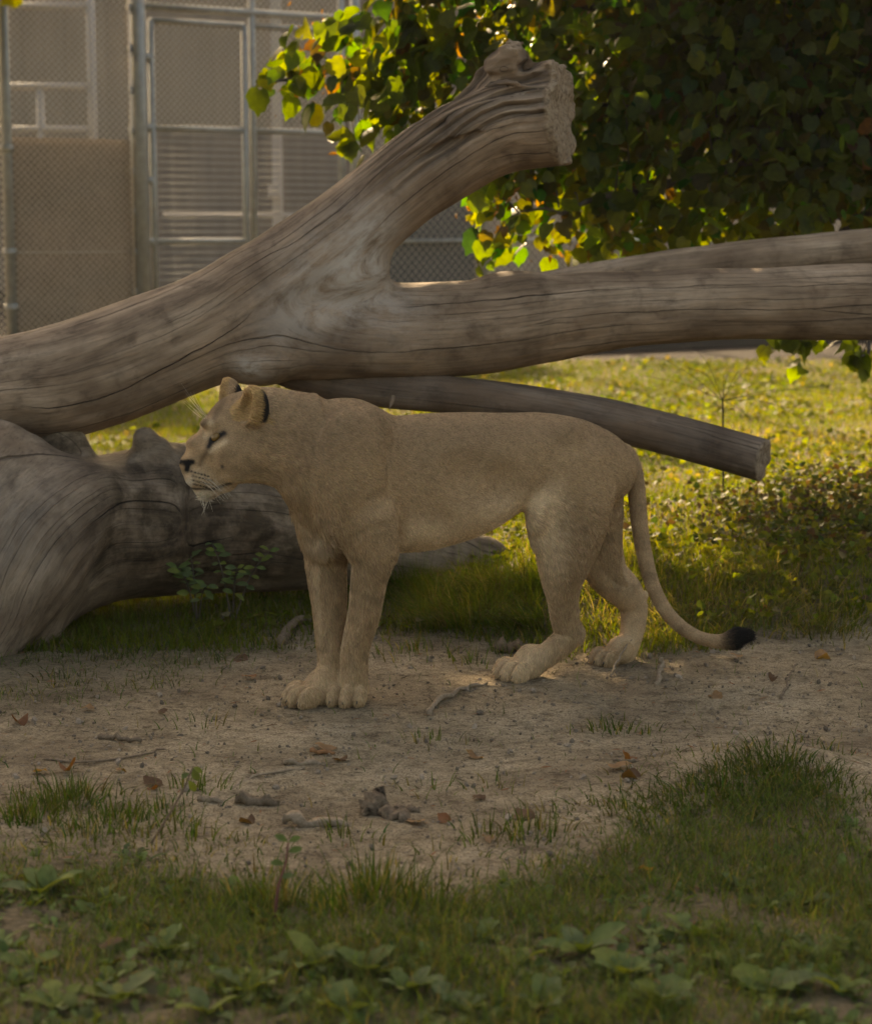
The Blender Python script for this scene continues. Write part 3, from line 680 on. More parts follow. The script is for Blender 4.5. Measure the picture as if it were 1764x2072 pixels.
# head
for s in (1, -1):
    if s > 0: X0 = lambda x, y, l: PHD(x, y, l)
    E(403, 965, .027 * s, (.045, .032, .034), PHD, HM, .012)                     # whisker pad
    E(426, 856, .042 * s, (.034, .022, .016), PHD, HM, .03)                      # brow
    E(478, 925, .082 * s, (.062, .036, .062), PHD, HM, .04)                      # cheek
    E(430, 912, .052 * s, (.030, .018, .022), PHD, HM, .025)
    E(431, 884, .072 * s, (.021, .015, .014), PHD, HM, .010, True)                # eye hollow
    E(383, 946, .016 * s, (.012, .007, .008), PHD, HM, .004, True)
E(382, 933, 0, (.022, .026, .016), PHD, HM, .012)
E(416, 990, 0, (.036, .030, .024), PHD, HM, .014); E(445, 983, 0, (.045, .045, .022), PHD, HM, .02)                                # chin
E(405, 896, 0, (.045, .030, .024), PHD, HM, .03)
for s in (1, -1):                                                                # line of the mouth
    m_ = [PHD(384, 986, .030 * s), PHD(405, 990, .046 * s), PHD(430, 989, .056 * s), PHD(462, 978, .070 * s)]
    for q in range(3):
        a_, b_ = m_[q], m_[q + 1]
        def mf(X, Y, Z, a_=a_, b_=b_):
            d = b_ - a_; t_ = np.clip(((X - a_[0]) * d[0] + (Y - a_[1]) * d[1] + (Z - a_[2]) * d[2]) / (d @ d), 0, 1)
            return np.sqrt((X - a_[0] - t_ * d[0]) ** 2 + (Y - a_[1] - t_ * d[1]) ** 2 + (Z - a_[2] - t_ * d[2]) ** 2) - .0055
        fl.carve(mf, np.minimum(a_, b_) - .01, np.maximum(a_, b_) + .01, .006)
# ears: cups opening forward and outward
EAR = {}
for s, cx, cy in ((1, 511, 824), (-1, 459, 806)):
    o_ = np.array([.93, .34 * s, .10]); o_ /= np.linalg.norm(o_); r_ = np.cross([0, 0, 1], o_); r_ /= np.linalg.norm(r_); u_ = np.cross(o_, r_)
    Mx = np.array([o_, r_, u_]) @ HM
    c_ = PHD(cx, cy, .092 * s); EAR[s] = (c_, Mx)
    fl.ell(c_, (.047, .050, .066), Mx, .010)
    fl.ell(c_ + Mx[0] * .036 + Mx[2] * .004, (.046, .040, .054), Mx, .005, True)
# fine unevenness of hide and muscle
I = np.argwhere(np.abs(fl.f) < .02); V0 = fl.lo + fl.h * I
fl.f[I[:, 0], I[:, 1], I[:, 2]] += (.0035 * fbm(V0[:, 0] * 7, V0[:, 1] * 7, V0[:, 2] * 7, 101, 3)).astype(np.float32)
LV, LF = fl.mesh(); LV = relax(LV, LF, 2, .45); LN = vnormals(LV, LF)
LVW = wld(LV); 

# ---- coat colour, from places on the animal
TAWNY = np.array([.335, .216, .118]); DORS = np.array([.240, .152, .086]); PALE = np.array([.47, .335, .205]); WHITE = np.array([.55, .47, .36]); BLACK = np.array([.012, .010, .009])
tq3 = tq[:, :3]
PAWS = [loc(G(703, 1422)), loc(G(634, 1424)), loc(G(1056, 1372)), loc(G(1240, 1344))]
def bl(q, c, r): return np.exp(-((q - np.asarray(c)) ** 2).sum(1) / r ** 2)
def hb(h, x, y, rx, ry, near=None):
    """soft spot on the head, in head coordinates, both sides"""
    c = hcoord(PHD(x, y, .06)[None])[0]
    return np.exp(-((h[:, 0] - c[0]) / (rx * MPL)) ** 2 - ((h[:, 2] - c[2]) / (ry * MPL)) ** 2)
def hseg(h, x0, y0, x1, y1, r):
    a, b = (hcoord(PHD(x, y, .06)[None])[0][[0, 2]] for x, y in ((x0, y0), (x1, y1)))
    q = h[:, [0, 2]]; d = b - a; t_ = np.clip(((q - a) @ d) / (d @ d), 0, 1)
    return np.exp(-((q - a - t_[:, None] * d) ** 2).sum(1) / (r * MPL) ** 2)
HEADX = hcoord(PHD(560, 880, 0)[None])[0, 0]
S_SH, S_TH = PLN(778, 1000)[0], PLN(1070, 1000)[0]
def coat(q, N):
    """colour, fur length, flow (lion-local)"""
    n = len(q); c = np.tile(TAWNY, (n, 1)); L = np.full(n, .0085)
    mixc = lambda c, k, t_: c * (1 - k[:, None]) + np.asarray(t_) * k[:, None]
    h = hcoord(q); head = sstep(HEADX - .06, HEADX + .05, h[:, 0]) * (q[:, 2] > .6)
    top = np.interp(q[:, 0], TK[:, 0], TK[:, 1]); bot = np.interp(q[:, 0], TK[:, 0], TK[:, 2])
    u = (q[:, 2] - bot) / (top - bot); torso = (1 - head) * sstep(TK[0, 0] - .02, TK[0, 0] + .05, q[:, 0])
    nz = fbm(q[:, 0] * 9, q[:, 1] * 9, q[:, 2] * 9, 7, 3)
    c = mixc(c, torso * sstep(.45, .95, u + .15 * nz) * .85, DORS)
    c = mixc(c, torso * sstep(.40, .12, u + .10 * nz) * 1.0 * sstep(S_SH + .03, S_SH - .03, q[:, 0]) * sstep(S_TH - .07, S_TH + .02, q[:, 0]), PALE * 1.25)
    inner = sstep(.15, -.5, N[:, 1] * np.sign(q[:, 1] + 1e-6)) * (q[:, 2] < .55)
    c = mixc(c, inner * .7, PALE * 1.1)
    legs = sstep(.60, .20, q[:, 2]) * (1 - head)
    c = mixc(c, sstep(.34, .06, q[:, 2] + .06 * nz) * (1 - head) * .24, PALE * np.array([1.0, .95, .86]))
    c = mixc(c, sstep(.1, .8, N[:, 0]) * legs * .30, PALE)
    pw = sum(bl(q, p, .11) for p in PAWS); c = mixc(c, np.clip(pw, 0, 1) * .45, PALE * np.array([1.0, .95, .88]))
    # far legs look lighter inside, breast pale
    c = mixc(c, bl(q, PLN(625, 1075, .03), .10) * .6, PALE); c = mixc(c, bl(q, PLN(655, 1095, .09), .07) * .3, WHITE)
    dt = np.sqrt(((q[:, None, :] - tq3[None, ::3]) ** 2).sum(2)).min(1); c = mixc(c, ((q[:, 0] < -.62) & (dt < .05)) * sstep(.05, .03, dt), (DORS + TAWNY) / 2)
    # faint rosettes left on the legs
    sp = sstep(.10, .42, fbm(q[:, 0] * 22, q[:, 1] * 22, q[:, 2] * 22, 55, 2)) * sstep(.62, .40, q[:, 2]) * sstep(.08, .16, q[:, 2])
    c = c * (1 - .22 * sp[:, None])
    c = c * (1 + .16 * fbm(q[:, 0] * 4, q[:, 1] * 4, q[:, 2] * 4, 17, 3)[:, None])
    c = c * (1 + head[:, None] * .40 * fbm(q[:, 0] * 38, q[:, 1] * 38, q[:, 2] * 38, 18, 2)[:, None])
    # head
    c = mixc(c, head * (.35 + .4 * sstep(-.1, .3, nz)) * sstep(.82, .90, q[:, 2]), DORS)
    c = mixc(c, head * np.clip(hb(h, 405, 968, 26, 17) * .8, 0, 1), PALE)
    c = mixc(c, head * np.clip(hb(h, 418, 1004, 26, 14) * 1.2, 0, 1), WHITE)
    c = mixc(c, head * np.clip(hb(h, 383, 985, 9, 14) * 1.2, 0, 1), WHITE)
    c = mixc(c, head * hseg(h, 450, 970, 560, 978, 16) * .7, PALE)
    c = mixc(c, head * hseg(h, 420, 884, 426, 856, 7) * .9, PALE * 1.15)                 # light patch at the inner eye
    c = mixc(c, head * hseg(h, 423, 911, 451, 890, 5) * .95, PALE * 1.2)              # light line under the eye
    c = mixc(c, head * hseg(h, 419, 908, 405, 940, 5) * .7, DORS * .4)
    c = mixc(c, head * hb(h, 455, 925, 30, 20) * .35, DORS * .6); c = mixc(c, head * hseg(h, 470, 945, 540, 950, 9) * .3, DORS * .6)                  # tear line
    c = mixc(c, head * np.clip((hseg(h, 421, 903, 430, 890, 4.0) + hseg(h, 428, 890, 450, 875, 5.5)) * 1.2, 0, 1), BLACK * 2) # dark eye rim
    c = mixc(c, head * np.clip(hseg(h, 392, 991, 430, 990, 2.6) + hseg(h, 430, 990, 463, 978, 4.0), 0, 1) * .9, BLACK * 2)
    c = mixc(c, head * hseg(h, 433, 846, 462, 805, 5) * .65, DORS * .4)
    c = mixc(c, head * hseg(h, 404, 868, 436, 822, 5) * .6, DORS * .4)
    for i, (y0, n_) in enumerate(((955, 6), (963, 7), (972, 7), (980, 5))):
        for j in range(n_):
            x = 389 + j * 6.2 + i * 1.5
            c = mixc(c, head * np.clip(hb(h, x, y0 + j * 1.6, 2.3, 1.8) * 1.4, 0, 1), BLACK * 2)
    c = mixc(c, head * hb(h, 444, 941, 3, 4), BLACK * 3)
    nose = head * np.clip(1.6 * hseg(h, 371, 939, 392, 936, 4.5) + 1.4 * hseg(h, 384, 939, 381, 953, 5), 0, 1)
    c = mixc(c, nose, BLACK)
    # ears
    for s in (1, -1):
        ec, Mx = EAR[s]; r = (q - ec) @ Mx.T; ne = N @ Mx.T
        inear = ((np.abs(r[:, 0]) < .05) & (np.abs(r[:, 1]) < .056) & (r[:, 2] > -.045) & (r[:, 2] < .075)).astype(float)
        if True:
            back = inear * sstep(.75, .45, ne[:, 0]) * sstep(-.06, -.035, r[:, 2]) * sstep(.064, .048, r[:, 2]) * sstep(.032 if s > 0 else -.02, .020 if s > 0 else -.032, r[:, 0])
            c = mixc(c, back, BLACK * 1.3)
        rim = inear * sstep(-.2, .3, ne[:, 0]); c = mixc(c, rim * .75, np.array([.46, .28, .115])); L = L + rim * .020
    # tail tuft
    tf = sstep(1448, 1474, px_of(wld(q))[0]) * (q[:, 0] < -.6) * (q[:, 2] < .32)
    c = mixc(c, tf, BLACK * .8)
    # length
    L = L * (1 - .58 * head) + head * sstep(HEADX + .18, HEADX + .02, h[:, 0]) * .010
    L = L * (1 - .42 * legs); L = L * (1 - .62 * np.clip(pw * 1.6, 0, 1))
    breast = bl(q, PLN(600, 1010, 0), .17) + bl(q, PLN(620, 1085, .05), .14) + bl(q, PHD(545, 985, .05), .09)
    L = L + .016 * np.clip(breast, 0, 1) + .022 * head * np.clip(hb(h, 420, 1012, 24, 9), 0, 1)
    L = L + .042 * tf * (1 + .8 * nz) + .010 * torso * sstep(.12, .0, u)
    L = np.where(nose + head * hseg(h, 424, 897, 447, 877, 4) > .45, 0, L)
    # flow: back along the body, down the limbs
    back_ = np.array([-1, 0, -.35]); dn = np.array([-.15, 0, -1.0]); hback = np.array([*(-HFL), -.25])
    W = np.clip(sstep(.80, .25, q[:, 2]) * (1 - head) + np.clip(breast, 0, 1) * .8, 0, 1)[:, None]
    fl_ = back_ * (1 - W) + dn * W; fl_ = fl_ * (1 - head[:, None]) + hback * head[:, None]
    ch_ = (head * np.clip(hb(h, 420, 1008, 26, 14), 0, 1))[:, None]; fl_ = fl_ * (1 - ch_) + np.array([.1, 0, -1.2]) * ch_
    i = np.argmin(((q[:, None, :] - tq3[None, ::3]) ** 2).sum(2), 1); tg = np.gradient(tq3, axis=0)[::3]; tg /= np.linalg.norm(tg, axis=1)[:, None]
    tl = ((q[:, 0] < -.62) & (np.sqrt(((q - tq3[::3][i]) ** 2).sum(1)) < .06)).astype(float)[:, None]
    fl_ = fl_ * (1 - tl) + tg[i] * tl
    return c, L, fl_, tf
LC, LL, _, _ = coat(LV, LN)
lion = empty('lioness', ORG)
tag(lion, 'tawny lioness standing side on with head turned in profile and black tail tuft', 'lioness')
t = NT('hide'); a = t.attr('col').outputs['Color']
pos = t.n('NewGeometry').outputs['Position']
g = t.noise(pos, 220, 3, .6); g2 = t.noise(pos, 30, 4, .6)
c = t.mix(.6, a, t.ramp(g, [(.3, (.6, .6, .6)), (.7, (1.2, 1.2, 1.2))]), 'MULTIPLY')
c = t.mix(.4, c, t.ramp(g2, [(.3, (.7, .68, .66)), (.7, (1.2, 1.2, 1.2))]), 'MULTIPLY')
M_HIDE = t.done(t.pbr(c, .9, t.bump(g, .003, .5), .12))
body = obj('body', mesh_np('body', LVW - ORG, LF, True, LC), M_HIDE, lion)

# ---- fur
def hair(name, pts, rad, cols, mat, parent):
    N_, m, _ = pts.shape
    cd = bpy.data.hair_curves.new(name); cd.add_curves([m] * N_)
    cd.attributes['position'].data.foreach_set('vector', pts.astype(np.float32).ravel()) if 'position' in cd.attributes else cd.points.foreach_set('position', pts.astype(np.float32).ravel())
    ra = cd.attributes.get('radius') or cd.attributes.new('radius', 'FLOAT', 'POINT'); ra.data.foreach_set('value', rad.astype(np.float32).ravel())
    c4 = np.ones((N_, 4), np.float32); c4[:, :3] = cols
    ca = cd.attributes.new('col', 'FLOAT_COLOR', 'CURVE'); ca.data.foreach_set('color', c4.ravel())
    cd.materials.append(mat)
    o = bpy.data.objects.new(name, cd); col.objects.link(o); o.parent = parent; return o
t = NT('fur'); a = t.attr('col').outputs['Color']
ic = t.n('HairInfo').outputs['Intercept']
c = t.mix(1.0, a, t.ramp(ic, [(0, (.80, .78, .75)), (.6, (1.0, 1.0, 1.0)), (1, (1.10, 1.09, 1.06))]), 'MULTIPLY')
M_FUR = t.done(t.pbr(c, .75, None, .2))
tri = np.concatenate([LF[:, [0, 1, 2]], LF[:, [0, 2, 3]]])
ar = np.linalg.norm(np.cross(LV[tri[:, 1]] - LV[tri[:, 0]], LV[tri[:, 2]] - LV[tri[:, 0]]), axis=1) / 2
cen = LV[tri].mean(1); hh = hcoord(cen)
wt = ar * np.where((hh[:, 0] > HEADX - .05) & (cen[:, 2] > .6), 2.6, 1.0) * np.where((cen[:, 0] < -.62) & (px_of(wld(cen))[0] > 1440), 5, 1)
NF = 260000
pick = rng.choice(len(tri), NF, p=wt / wt.sum()); u = rng.random((NF, 2)); m = u.sum(1) > 1; u[m] = 1 - u[m]
T3 = tri[pick]; b0 = (1 - u.sum(1))[:, None]; q = LV[T3[:, 0]] * b0 + LV[T3[:, 1]] * u[:, :1] + LV[T3[:, 2]] * u[:, 1:]
nq = LN[T3[:, 0]] * b0 + LN[T3[:, 1]] * u[:, :1] + LN[T3[:, 2]] * u[:, 1:]; nq /= np.linalg.norm(nq, axis=1)[:, None]
fc, fL, ff_, ftf = coat(q, nq)
keep = fL > .002; q, nq, fc, fL, ff_, ftf = (z[keep] for z in (q, nq, fc, fL, ff_, ftf))
n = len(q)
sw = .35 * np.stack([vnoise(q[:, 0] * 14, q[:, 1] * 14, q[:, 2] * 14, 200 + k) for k in range(3)], 1) + .28 * rng.normal(size=(n, 3))
d = ff_ + sw; d = d - nq * (d * nq).sum(1)[:, None]; d /= np.linalg.norm(d, axis=1)[:, None] + 1e-6
lift = (.13 + .15 * rng.random(n) + .35 * np.clip((fL - .02) / .03, 0, 1))[:, None]
fL = fL * rng.uniform(.6, 1.25, n)
st = np.linspace(0, 1, 4)
pts = np.stack([q + (d * s_ + nq * lift * (s_ - .45 * s_ * s_)) * fL[:, None] + np.array([0, 0, -1.]) * (s_ ** 2 * fL * .18)[:, None] for s_ in st], 1)
fcol = fc * (rng.uniform(.66, 1.32, n) * (1 + .22 * vnoise(q[:, 0] * 60, q[:, 1] * 60, q[:, 2] * 60, 77)))[:, None] * (1 + .04 * rng.normal(size=(n, 3)))
rad = np.array([1, .85, .6, .15])[None] * (  .00078 * (1 + .3 * np.clip(fL / .03, 0, 1)))[:, None]
ptsw = pts.reshape(-1, 3) @ LM
fur = hair('fur', ptsw.reshape(n, 4, 3), rad, np.clip(fcol, 0.003, .8), M_FUR, lion); fur['kind'] = 'stuff'
# ---- whiskers, brow hairs, chin bristles
W_ = []
for i in range(16):
    x, y = 402 + 5.5 * (i % 6) + rng.uniform(-2, 2), 960 + 7 * (i // 6) + rng.uniform(-1, 1)
    for s in (1, -1):
        if s < 0 and i % 2: continue
        a_ = PHD(x, y, .055 * s); L_ = rng.uniform(.05, .11)
        dv = np.array([*(-HFL * .8 + HNL * s * rng.uniform(.25, .6)), -rng.uniform(.2, .65)]); dv /= np.linalg.norm(dv)
        W_.append([a_ + dv * L_ * k - np.array([0, 0, .25]) * L_ * k * k for k in np.linspace(0, 1, 6)])
for i in range(9):
    s = 1 if i % 3 else -1
    a_ = PHD(418 + rng.uniform(-4, 6), 848 + rng.uniform(-8, 6), .045 * s); L_ = rng.uniform(.06, .12)
    dv = np.array([*(HFL * rng.uniform(.4, .9) + HNL * s * .3), rng.uniform(.25, .95)]); dv /= np.linalg.norm(dv)
    W_.append([a_ + dv * L_ * k + np.array([0, 0, .22]) * L_ * k * k for k in np.linspace(0, 1, 6)])
for i in range(10):
    a_ = PHD(410 + rng.uniform(-14, 20), 1004 + rng.uniform(-4, 4), rng.uniform(-.02, .03)); L_ = rng.uniform(.03, .06)
    dv = np.array([*(HFL * rng.uniform(-.4, .6) + HNL * rng.uniform(-.3, .3)), -1.0]); dv /= np.linalg.norm(dv)
    W_.append([a_ + dv * L_ * k for k in np.linspace(0, 1, 6)])
W_ = np.array(W_); wr = np.tile(np.linspace(.00055, .0002, 6), (len(W_), 1))
wh = hair('whiskers', (W_.reshape(-1, 3) @ LM).reshape(len(W_), 6, 3), wr, np.tile([.55, .48, .38], (len(W_), 1)), M_FUR, lion); wh['kind'] = 'stuff'
# ---- eyes, nose leather, claws
def sphere(n=10, m=16):
    th = np.linspace(0, math.pi, n + 1); ph = np.linspace(0, 2 * math.pi, m, endpoint=False)
    V = np.array([[math.sin(a) * math.cos(b), math.sin(a) * math.sin(b), math.cos(a)] for a in th for b in ph])
    F = [[i * m + j, (i + 1) * m + j, (i + 1) * m + (j + 1) % m, i * m + (j + 1) % m] for i in range(n) for j in range(m)]
    return V, np.array(F)
SV, SF = sphere()
t = NT('eye'); M_EYE = t.done(t.pbr((.15, .085, .026), .25, None, .35))
t = NT('pupil'); M_PUP = t.done(t.pbr((.008, .007, .006), .2, None, .4))
t = NT('nose_leather'); M_NOSE = t.done(t.pbr((.016, .012, .011), .5, t.bump(t.noise(t.n('NewGeometry').outputs['Position'], 900, 2), .001, .5), .35))
HMW = HM @ LM
for s in (1, -1):
    V = (SV * [.0155, .011, .0105]); cth, sth = math.cos(.75), math.sin(.75)
    V = V @ np.array([[cth, 0, -sth], [0, 1, 0], [sth, 0, cth]]) @ HMW + (PHW(436, 884, .0660 * s) - ORG)
    eo = obj('eye', mesh_np('eye', V, SF), M_EYE, lion)
    Vp = SV * [.0042, .004, .0050] @ HMW + (PHW(435, 884.5, (.0635 + .0085) * s) - ORG); obj('pupil', mesh_np('pupil', Vp, SF), M_PUP, eo)
V = SV * [.015, .024, .016]; V[:, 0] -= .5 * np.abs(V[:, 2]) * (V[:, 2] < 0)
obj('nose', mesh_np('nose', V @ HMW + (PHW(380, 943, 0) - ORG), SF), M_NOSE, lion)
t = NT('claw'); M_CLAW = t.done(t.pbr((.03, .025, .022), .4, None, .4))
for p_, d_ in claws:
    mb = MB(); mb.tube([p_ - d_ * .006, p_ + d_ * .004 + [0, 0, -.003], p_ + d_ * .010 + [0, 0, -.011]], [.004, .0032, .0006], 6)
    obj('claw', mesh_np('claw', np.concatenate(mb.V) - ORG, np.concatenate(mb.F)), M_CLAW, lion)
# ================================================================== far building, fences
def ext(name, parent, V, F, mat, base, smooth=False): return obj(name, mesh_np(name, np.asarray(V) - np.asarray(base), F, smooth), mat, parent)
t = NT('tan_cladding'); pos = t.n('NewGeometry').outputs['Position']
cc = t.mix(.8, t.ramp(t.noise(pos, .35, 4), [(.3, (.16, .12, .092)), (.7, (.22, .17, .13))]), t.ramp(t.noise(t.mapping(pos, (3, 3, .3)), 1.5, 4), [(.3, (.75, .75, .75)), (.7, (1.1, 1.1, 1.1))]), 'MULTIPLY')
M_CLAD = t.done(t.pbr(cc, .8, None, .2))
t = NT('dark_roof'); M_ROOF = t.done(t.pbr((.055, .045, .038), .9, None, .1))
bb = np.array([-4.0, 47.0, 0.0]); bld = empty('barn', bb)
tag(bld, 'long tan ribbed metal barn wall far behind the fences', 'building')
mb = MB(); n_ = 110; xs = np.linspace(-22, 30, n_ * 2 + 1)
for i in range(n_ * 2):
    o = .03 * (i % 2)
    mb.box(((xs[i] + xs[i + 1]) / 2, 47 - o / 2, 4.2), ((xs[1] - xs[0]) / 2, .06 + o / 2, 4.3))
obj('wall', mesh_np('wall', np.concatenate(mb.V) - bb, np.concatenate(mb.F), False), M_CLAD, bld)
mb = MB(); mb.box((4, 51, 9.0), (27, 4.8, .5)); obj('roof', mesh_np('roof', np.concatenate(mb.V) - bb, np.concatenate(mb.F), False), M_ROOF, bld)

t = NT('galvanised_steel'); pos = t.n('NewGeometry').outputs['Position']
M_STEEL = t.done(t.pbr(t.ramp(t.noise(pos, 14, 4), [(.3, (.24, .24, .225)), (.7, (.34, .345, .325))]), .5, None, .4, .35))
t = NT('chain_wire'); M_WIRE = t.done(t.pbr((.55, .49, .42), .30, None, .5, .55))
t = NT('pale_steel'); M_PALE = t.done(t.pbr((.31, .30, .30), .6, None, .3))
t = NT('brown_screen'); pos = t.n('NewGeometry').outputs['Position']
c = t.mix(.8, t.ramp(t.noise(pos, 2.2, 4), [(.3, (.245, .20, .165)), (.7, (.33, .275, .235))]), t.ramp(t.noise(t.mapping(pos, (60, 60, 22)), 1.0, 3), [(.3, (.6, .6, .6)), (.7, (1.2, 1.2, 1.2))]), 'MULTIPLY')
b1 = t.pbr(c, .9, None, .1); tr = t.n('BsdfTranslucent'); t.l(c, tr.inputs[0]); mx = t.n('MixShader'); mx.inputs[0].default_value = .22
t.l(b1.outputs[0], mx.inputs[1]); t.l(tr.outputs[0], mx.inputs[2]); M_SCREEN = t.done(mx)
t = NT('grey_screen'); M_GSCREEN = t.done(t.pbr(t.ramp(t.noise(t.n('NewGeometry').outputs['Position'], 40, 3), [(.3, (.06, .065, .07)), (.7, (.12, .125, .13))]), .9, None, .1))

def FY(x, y0=19.0): return y0 * 7300.0 / (7300.0 - x)
def FX(x, off=0.0):                # fence line: plan position at photo column x (at eye level)
    Y = FY(x); p = P(x, 448, Y); p[2] = 0; return p + np.array([-fdir[1], fdir[0], 0]) * off if off else p
fdir = None
_p, _q = FX(0), FX(1000); fdir = (_q - _p)[:2] / np.linalg.norm((_q - _p)[:2]); fdir = np.array([fdir[0], fdir[1]])
f3 = np.array([fdir[0], fdir[1], 0.]); fn3 = np.array([-fdir[1], fdir[0], 0.])
def FZ(x, y): return P(x, y, FY(x))[2]
def pipe(name, parent, base, a, b, r, mat, n=10):
    mb = MB(); mb.tube([a, b], r, n); return obj(name, mesh_np(name, np.concatenate(mb.V) - base, np.concatenate(mb.F)), mat, parent)
def clamp(parent, base, p, r, ax):
    mb = MB(); ax = np.asarray(ax, float); mb.tube([p - ax * .035, p + ax * .035], r, 10); return obj('clamp', mesh_np('clamp', np.concatenate(mb.V) - base, np.concatenate(mb.F)), M_STEEL, parent)
def chainlink(name, parent, base, p0, p1, z0, z1, pitch=.066, r=.0058):
    """zigzag wires woven between two plan points"""
    L_ = np.linalg.norm(p1 - p0); d = (p1 - p0) / L_; hp = pitch / 2
    nw = int(L_ / hp); nz = int((z1 - z0) / hp)
    j = np.arange(nz + 1)
    k = np.arange(nw)[:, None]
    along = (k + (j[None] + k) % 2) * hp
    q = p0 + d * along[..., None]; q[..., 2] = z0 + j * hp
    nrm = np.array([-d[1], d[0], 0]); q = q + nrm * (.004 * (((j[None] + k) % 2) * 2 - 1))[..., None]
    offs = np.array([nrm, -nrm * .5 + d * .87, -nrm * .5 - d * .87]) * r
    V = (q[:, :, None, :] + offs[None, None]).reshape(-1, 3)
    ids = np.arange(nw * (nz + 1) * 3).reshape(nw, nz + 1, 3); F = []
    for s in range(3):
        e = (s + 1) % 3
        F.append(np.stack([ids[:, :-1, s], ids[:, :-1, e], ids[:, 1:, e], ids[:, 1:, s]], -1).reshape(-1, 4))
    o = obj(name, mesh_np(name, V - base, np.concatenate(F), True), M_WIRE, parent); o['kind'] = 'stuff'; return o
TOP = 4.9
# section with the brown screen, at the left
b0_ = FX(15); fen = empty('chain_link_fence', b0_); tag(fen, 'galvanised chain-link fence bay with brown privacy screen along its lower half', 'fence')
po_ = pipe('post', fen, b0_, FX(18), FX(18) + [0, 0, TOP], .05, M_STEEL)
for y in (300, 510, 622): clamp(po_, b0_, FX(18) + [0, 0, FZ(18, y)], .062, (0, 0, 1))
chainlink('wire_mesh', fen, b0_, FX(18, .0), FX(276), .05, 4.3)
mb = MB(); cen = (FX(24) + FX(268)) / 2 + fn3 * .05; mb.box(cen + [0, 0, FZ(140, 279) / 2], (np.linalg.norm(FX(268) - FX(24)) / 2, .006, FZ(140, 279) / 2), np.array([f3, fn3, [0, 0, 1]]))
obj('screen', mesh_np('screen', np.concatenate(mb.V) - b0_, np.concatenate(mb.F), False), M_SCREEN, fen)
pipe('rail', fen, b0_, FX(18) + [0, 0, FZ(140, 510)], FX(276) + [0, 0, FZ(140, 510)], .006, M_WIRE, 6)
tb_ = pipe('tension_bar', fen, b0_, FX(266) - fn3 * .03 + [0, 0, .1], FX(266) - fn3 * .03 + [0, 0, 4.3], .012, M_WIRE, 6)
for z in np.arange(.5, 4.2, .38): clamp(tb_, b0_, FX(270) + [0, 0, z], .03, (0, 0, 1))
chainlink('wire_mesh', fen, b0_, FX(-330), FX(18), .05, 4.3)
pipe('post', fen, b0_, FX(-330), FX(-330) + [0, 0, TOP], .05, M_STEEL)
# gate bays
b1_ = FX(288); gate = empty('metal_gate', b1_); tag(gate, 'tall galvanised gate with chain-link and horizontal wires beside the thick post', 'gate')
po_ = pipe('post', gate, b1_, FX(286), FX(286) + [0, 0, TOP], .075, M_STEEL, 14)
Z1, Z2, Z3, Z4 = FZ(310, 21), FZ(310, 40), FZ(310, 258), FZ(310, 488)
for x in (312, 498): pipe('stile', gate, b1_, FX(x) + [0, 0, .12], FX(x) + [0, 0, Z2], .032, M_STEEL)
for z in (Z2, Z3, Z4, .15): pipe('rail', gate, b1_, FX(312) + [0, 0, z], FX(498) + [0, 0, z], .030, M_STEEL)
pipe('header', gate, b1_, FX(288) + [0, 0, Z1 + .04], FX(712) + [0, 0, Z1 + .04], .038, M_STEEL)
for y in (115, 258, 365, 488): clamp(po_, b1_, FX(303) + [0, 0, FZ(303, y)], .045, (0, 0, 1))
chainlink('wire_mesh', gate, b1_, FX(312), FX(498), Z3, Z2)
mb = MB()
for z in np.arange(.2, Z3, .066): mb.tube([FX(312) + [0, 0, z], FX(498) + [0, 0, z]], .0024, 4)
wo_ = obj('wire_grid', mesh_np('wire_grid', np.concatenate(mb.V) - b1_, np.concatenate(mb.F)), M_STEEL, gate); wo_['kind'] = 'stuff'
b2_ = FX(600); fb = empty('fence_panel', b2_); tag(fb, 'framed wire fence panel right of the gate, partly hidden by linden leaves', 'fence')
for x in (514, 692): pipe('post', fb, b2_, FX(x), FX(x) + [0, 0, TOP], .034, M_STEEL)
for z in (Z2, Z3, Z4, .15): pipe('rail', fb, b2_, FX(514) + [0, 0, z], FX(692) + [0, 0, z], .030, M_STEEL)
chainlink('wire_mesh', fb, b2_, FX(514), FX(692), Z3, 4.3)
chainlink('wire_mesh', fb, b2_, FX(290), FX(514), Z1 + .05, 4.3)
mb = MB()
for z in np.arange(.2, Z3, .066): mb.tube([FX(514) + [0, 0, z], FX(692) + [0, 0, z]], .0024, 4)
wo_ = obj('wire_grid', mesh_np('wire_grid', np.concatenate(mb.V) - b2_, np.concatenate(mb.F)), M_STEEL, fb); wo_['kind'] = 'stuff'
# long fence behind tree, running on to the right
b3_ = FX(978); fr = empty('boundary_fence', b3_); tag(fr, 'chain-link boundary fence seen under the linden between the dead limbs', 'fence')
for x in (720, 978, 1240, 1370, 1520, 1800): pipe('post', fr, b3_, FX(x), FX(x) + [0, 0, TOP], .05, M_STEEL)
chainlink('wire_mesh', fr, b3_, FX(720), FX(1800), .05, 2.6, .09, .0036)
for z in (1.35, 2.6): pipe('rail', fr, b3_, FX(720) + [0, 0, z], FX(1800) + [0, 0, z], .025, M_STEEL)
pipe('base_rail', fr, b3_, FX(1150) + [0, 0, .12], FX(1950) + [0, 0, .12], .03, M_STEEL)
mb = MB(); cen = (FX(1050) + FX(2000)) / 2 - fn3 * .07; mb.box(cen + [0, 0, .22], (np.linalg.norm(FX(2000) - FX(1050)) / 2, .02, .25), np.array([f3, fn3, [0, 0, 1]]))
obj('added_shade_board', mesh_np('added_shade_board', np.concatenate(mb.V) - b3_, np.concatenate(mb.F), False), M_ROOF, fr)  # added board: stands in for the dark shaded band behind the lawn
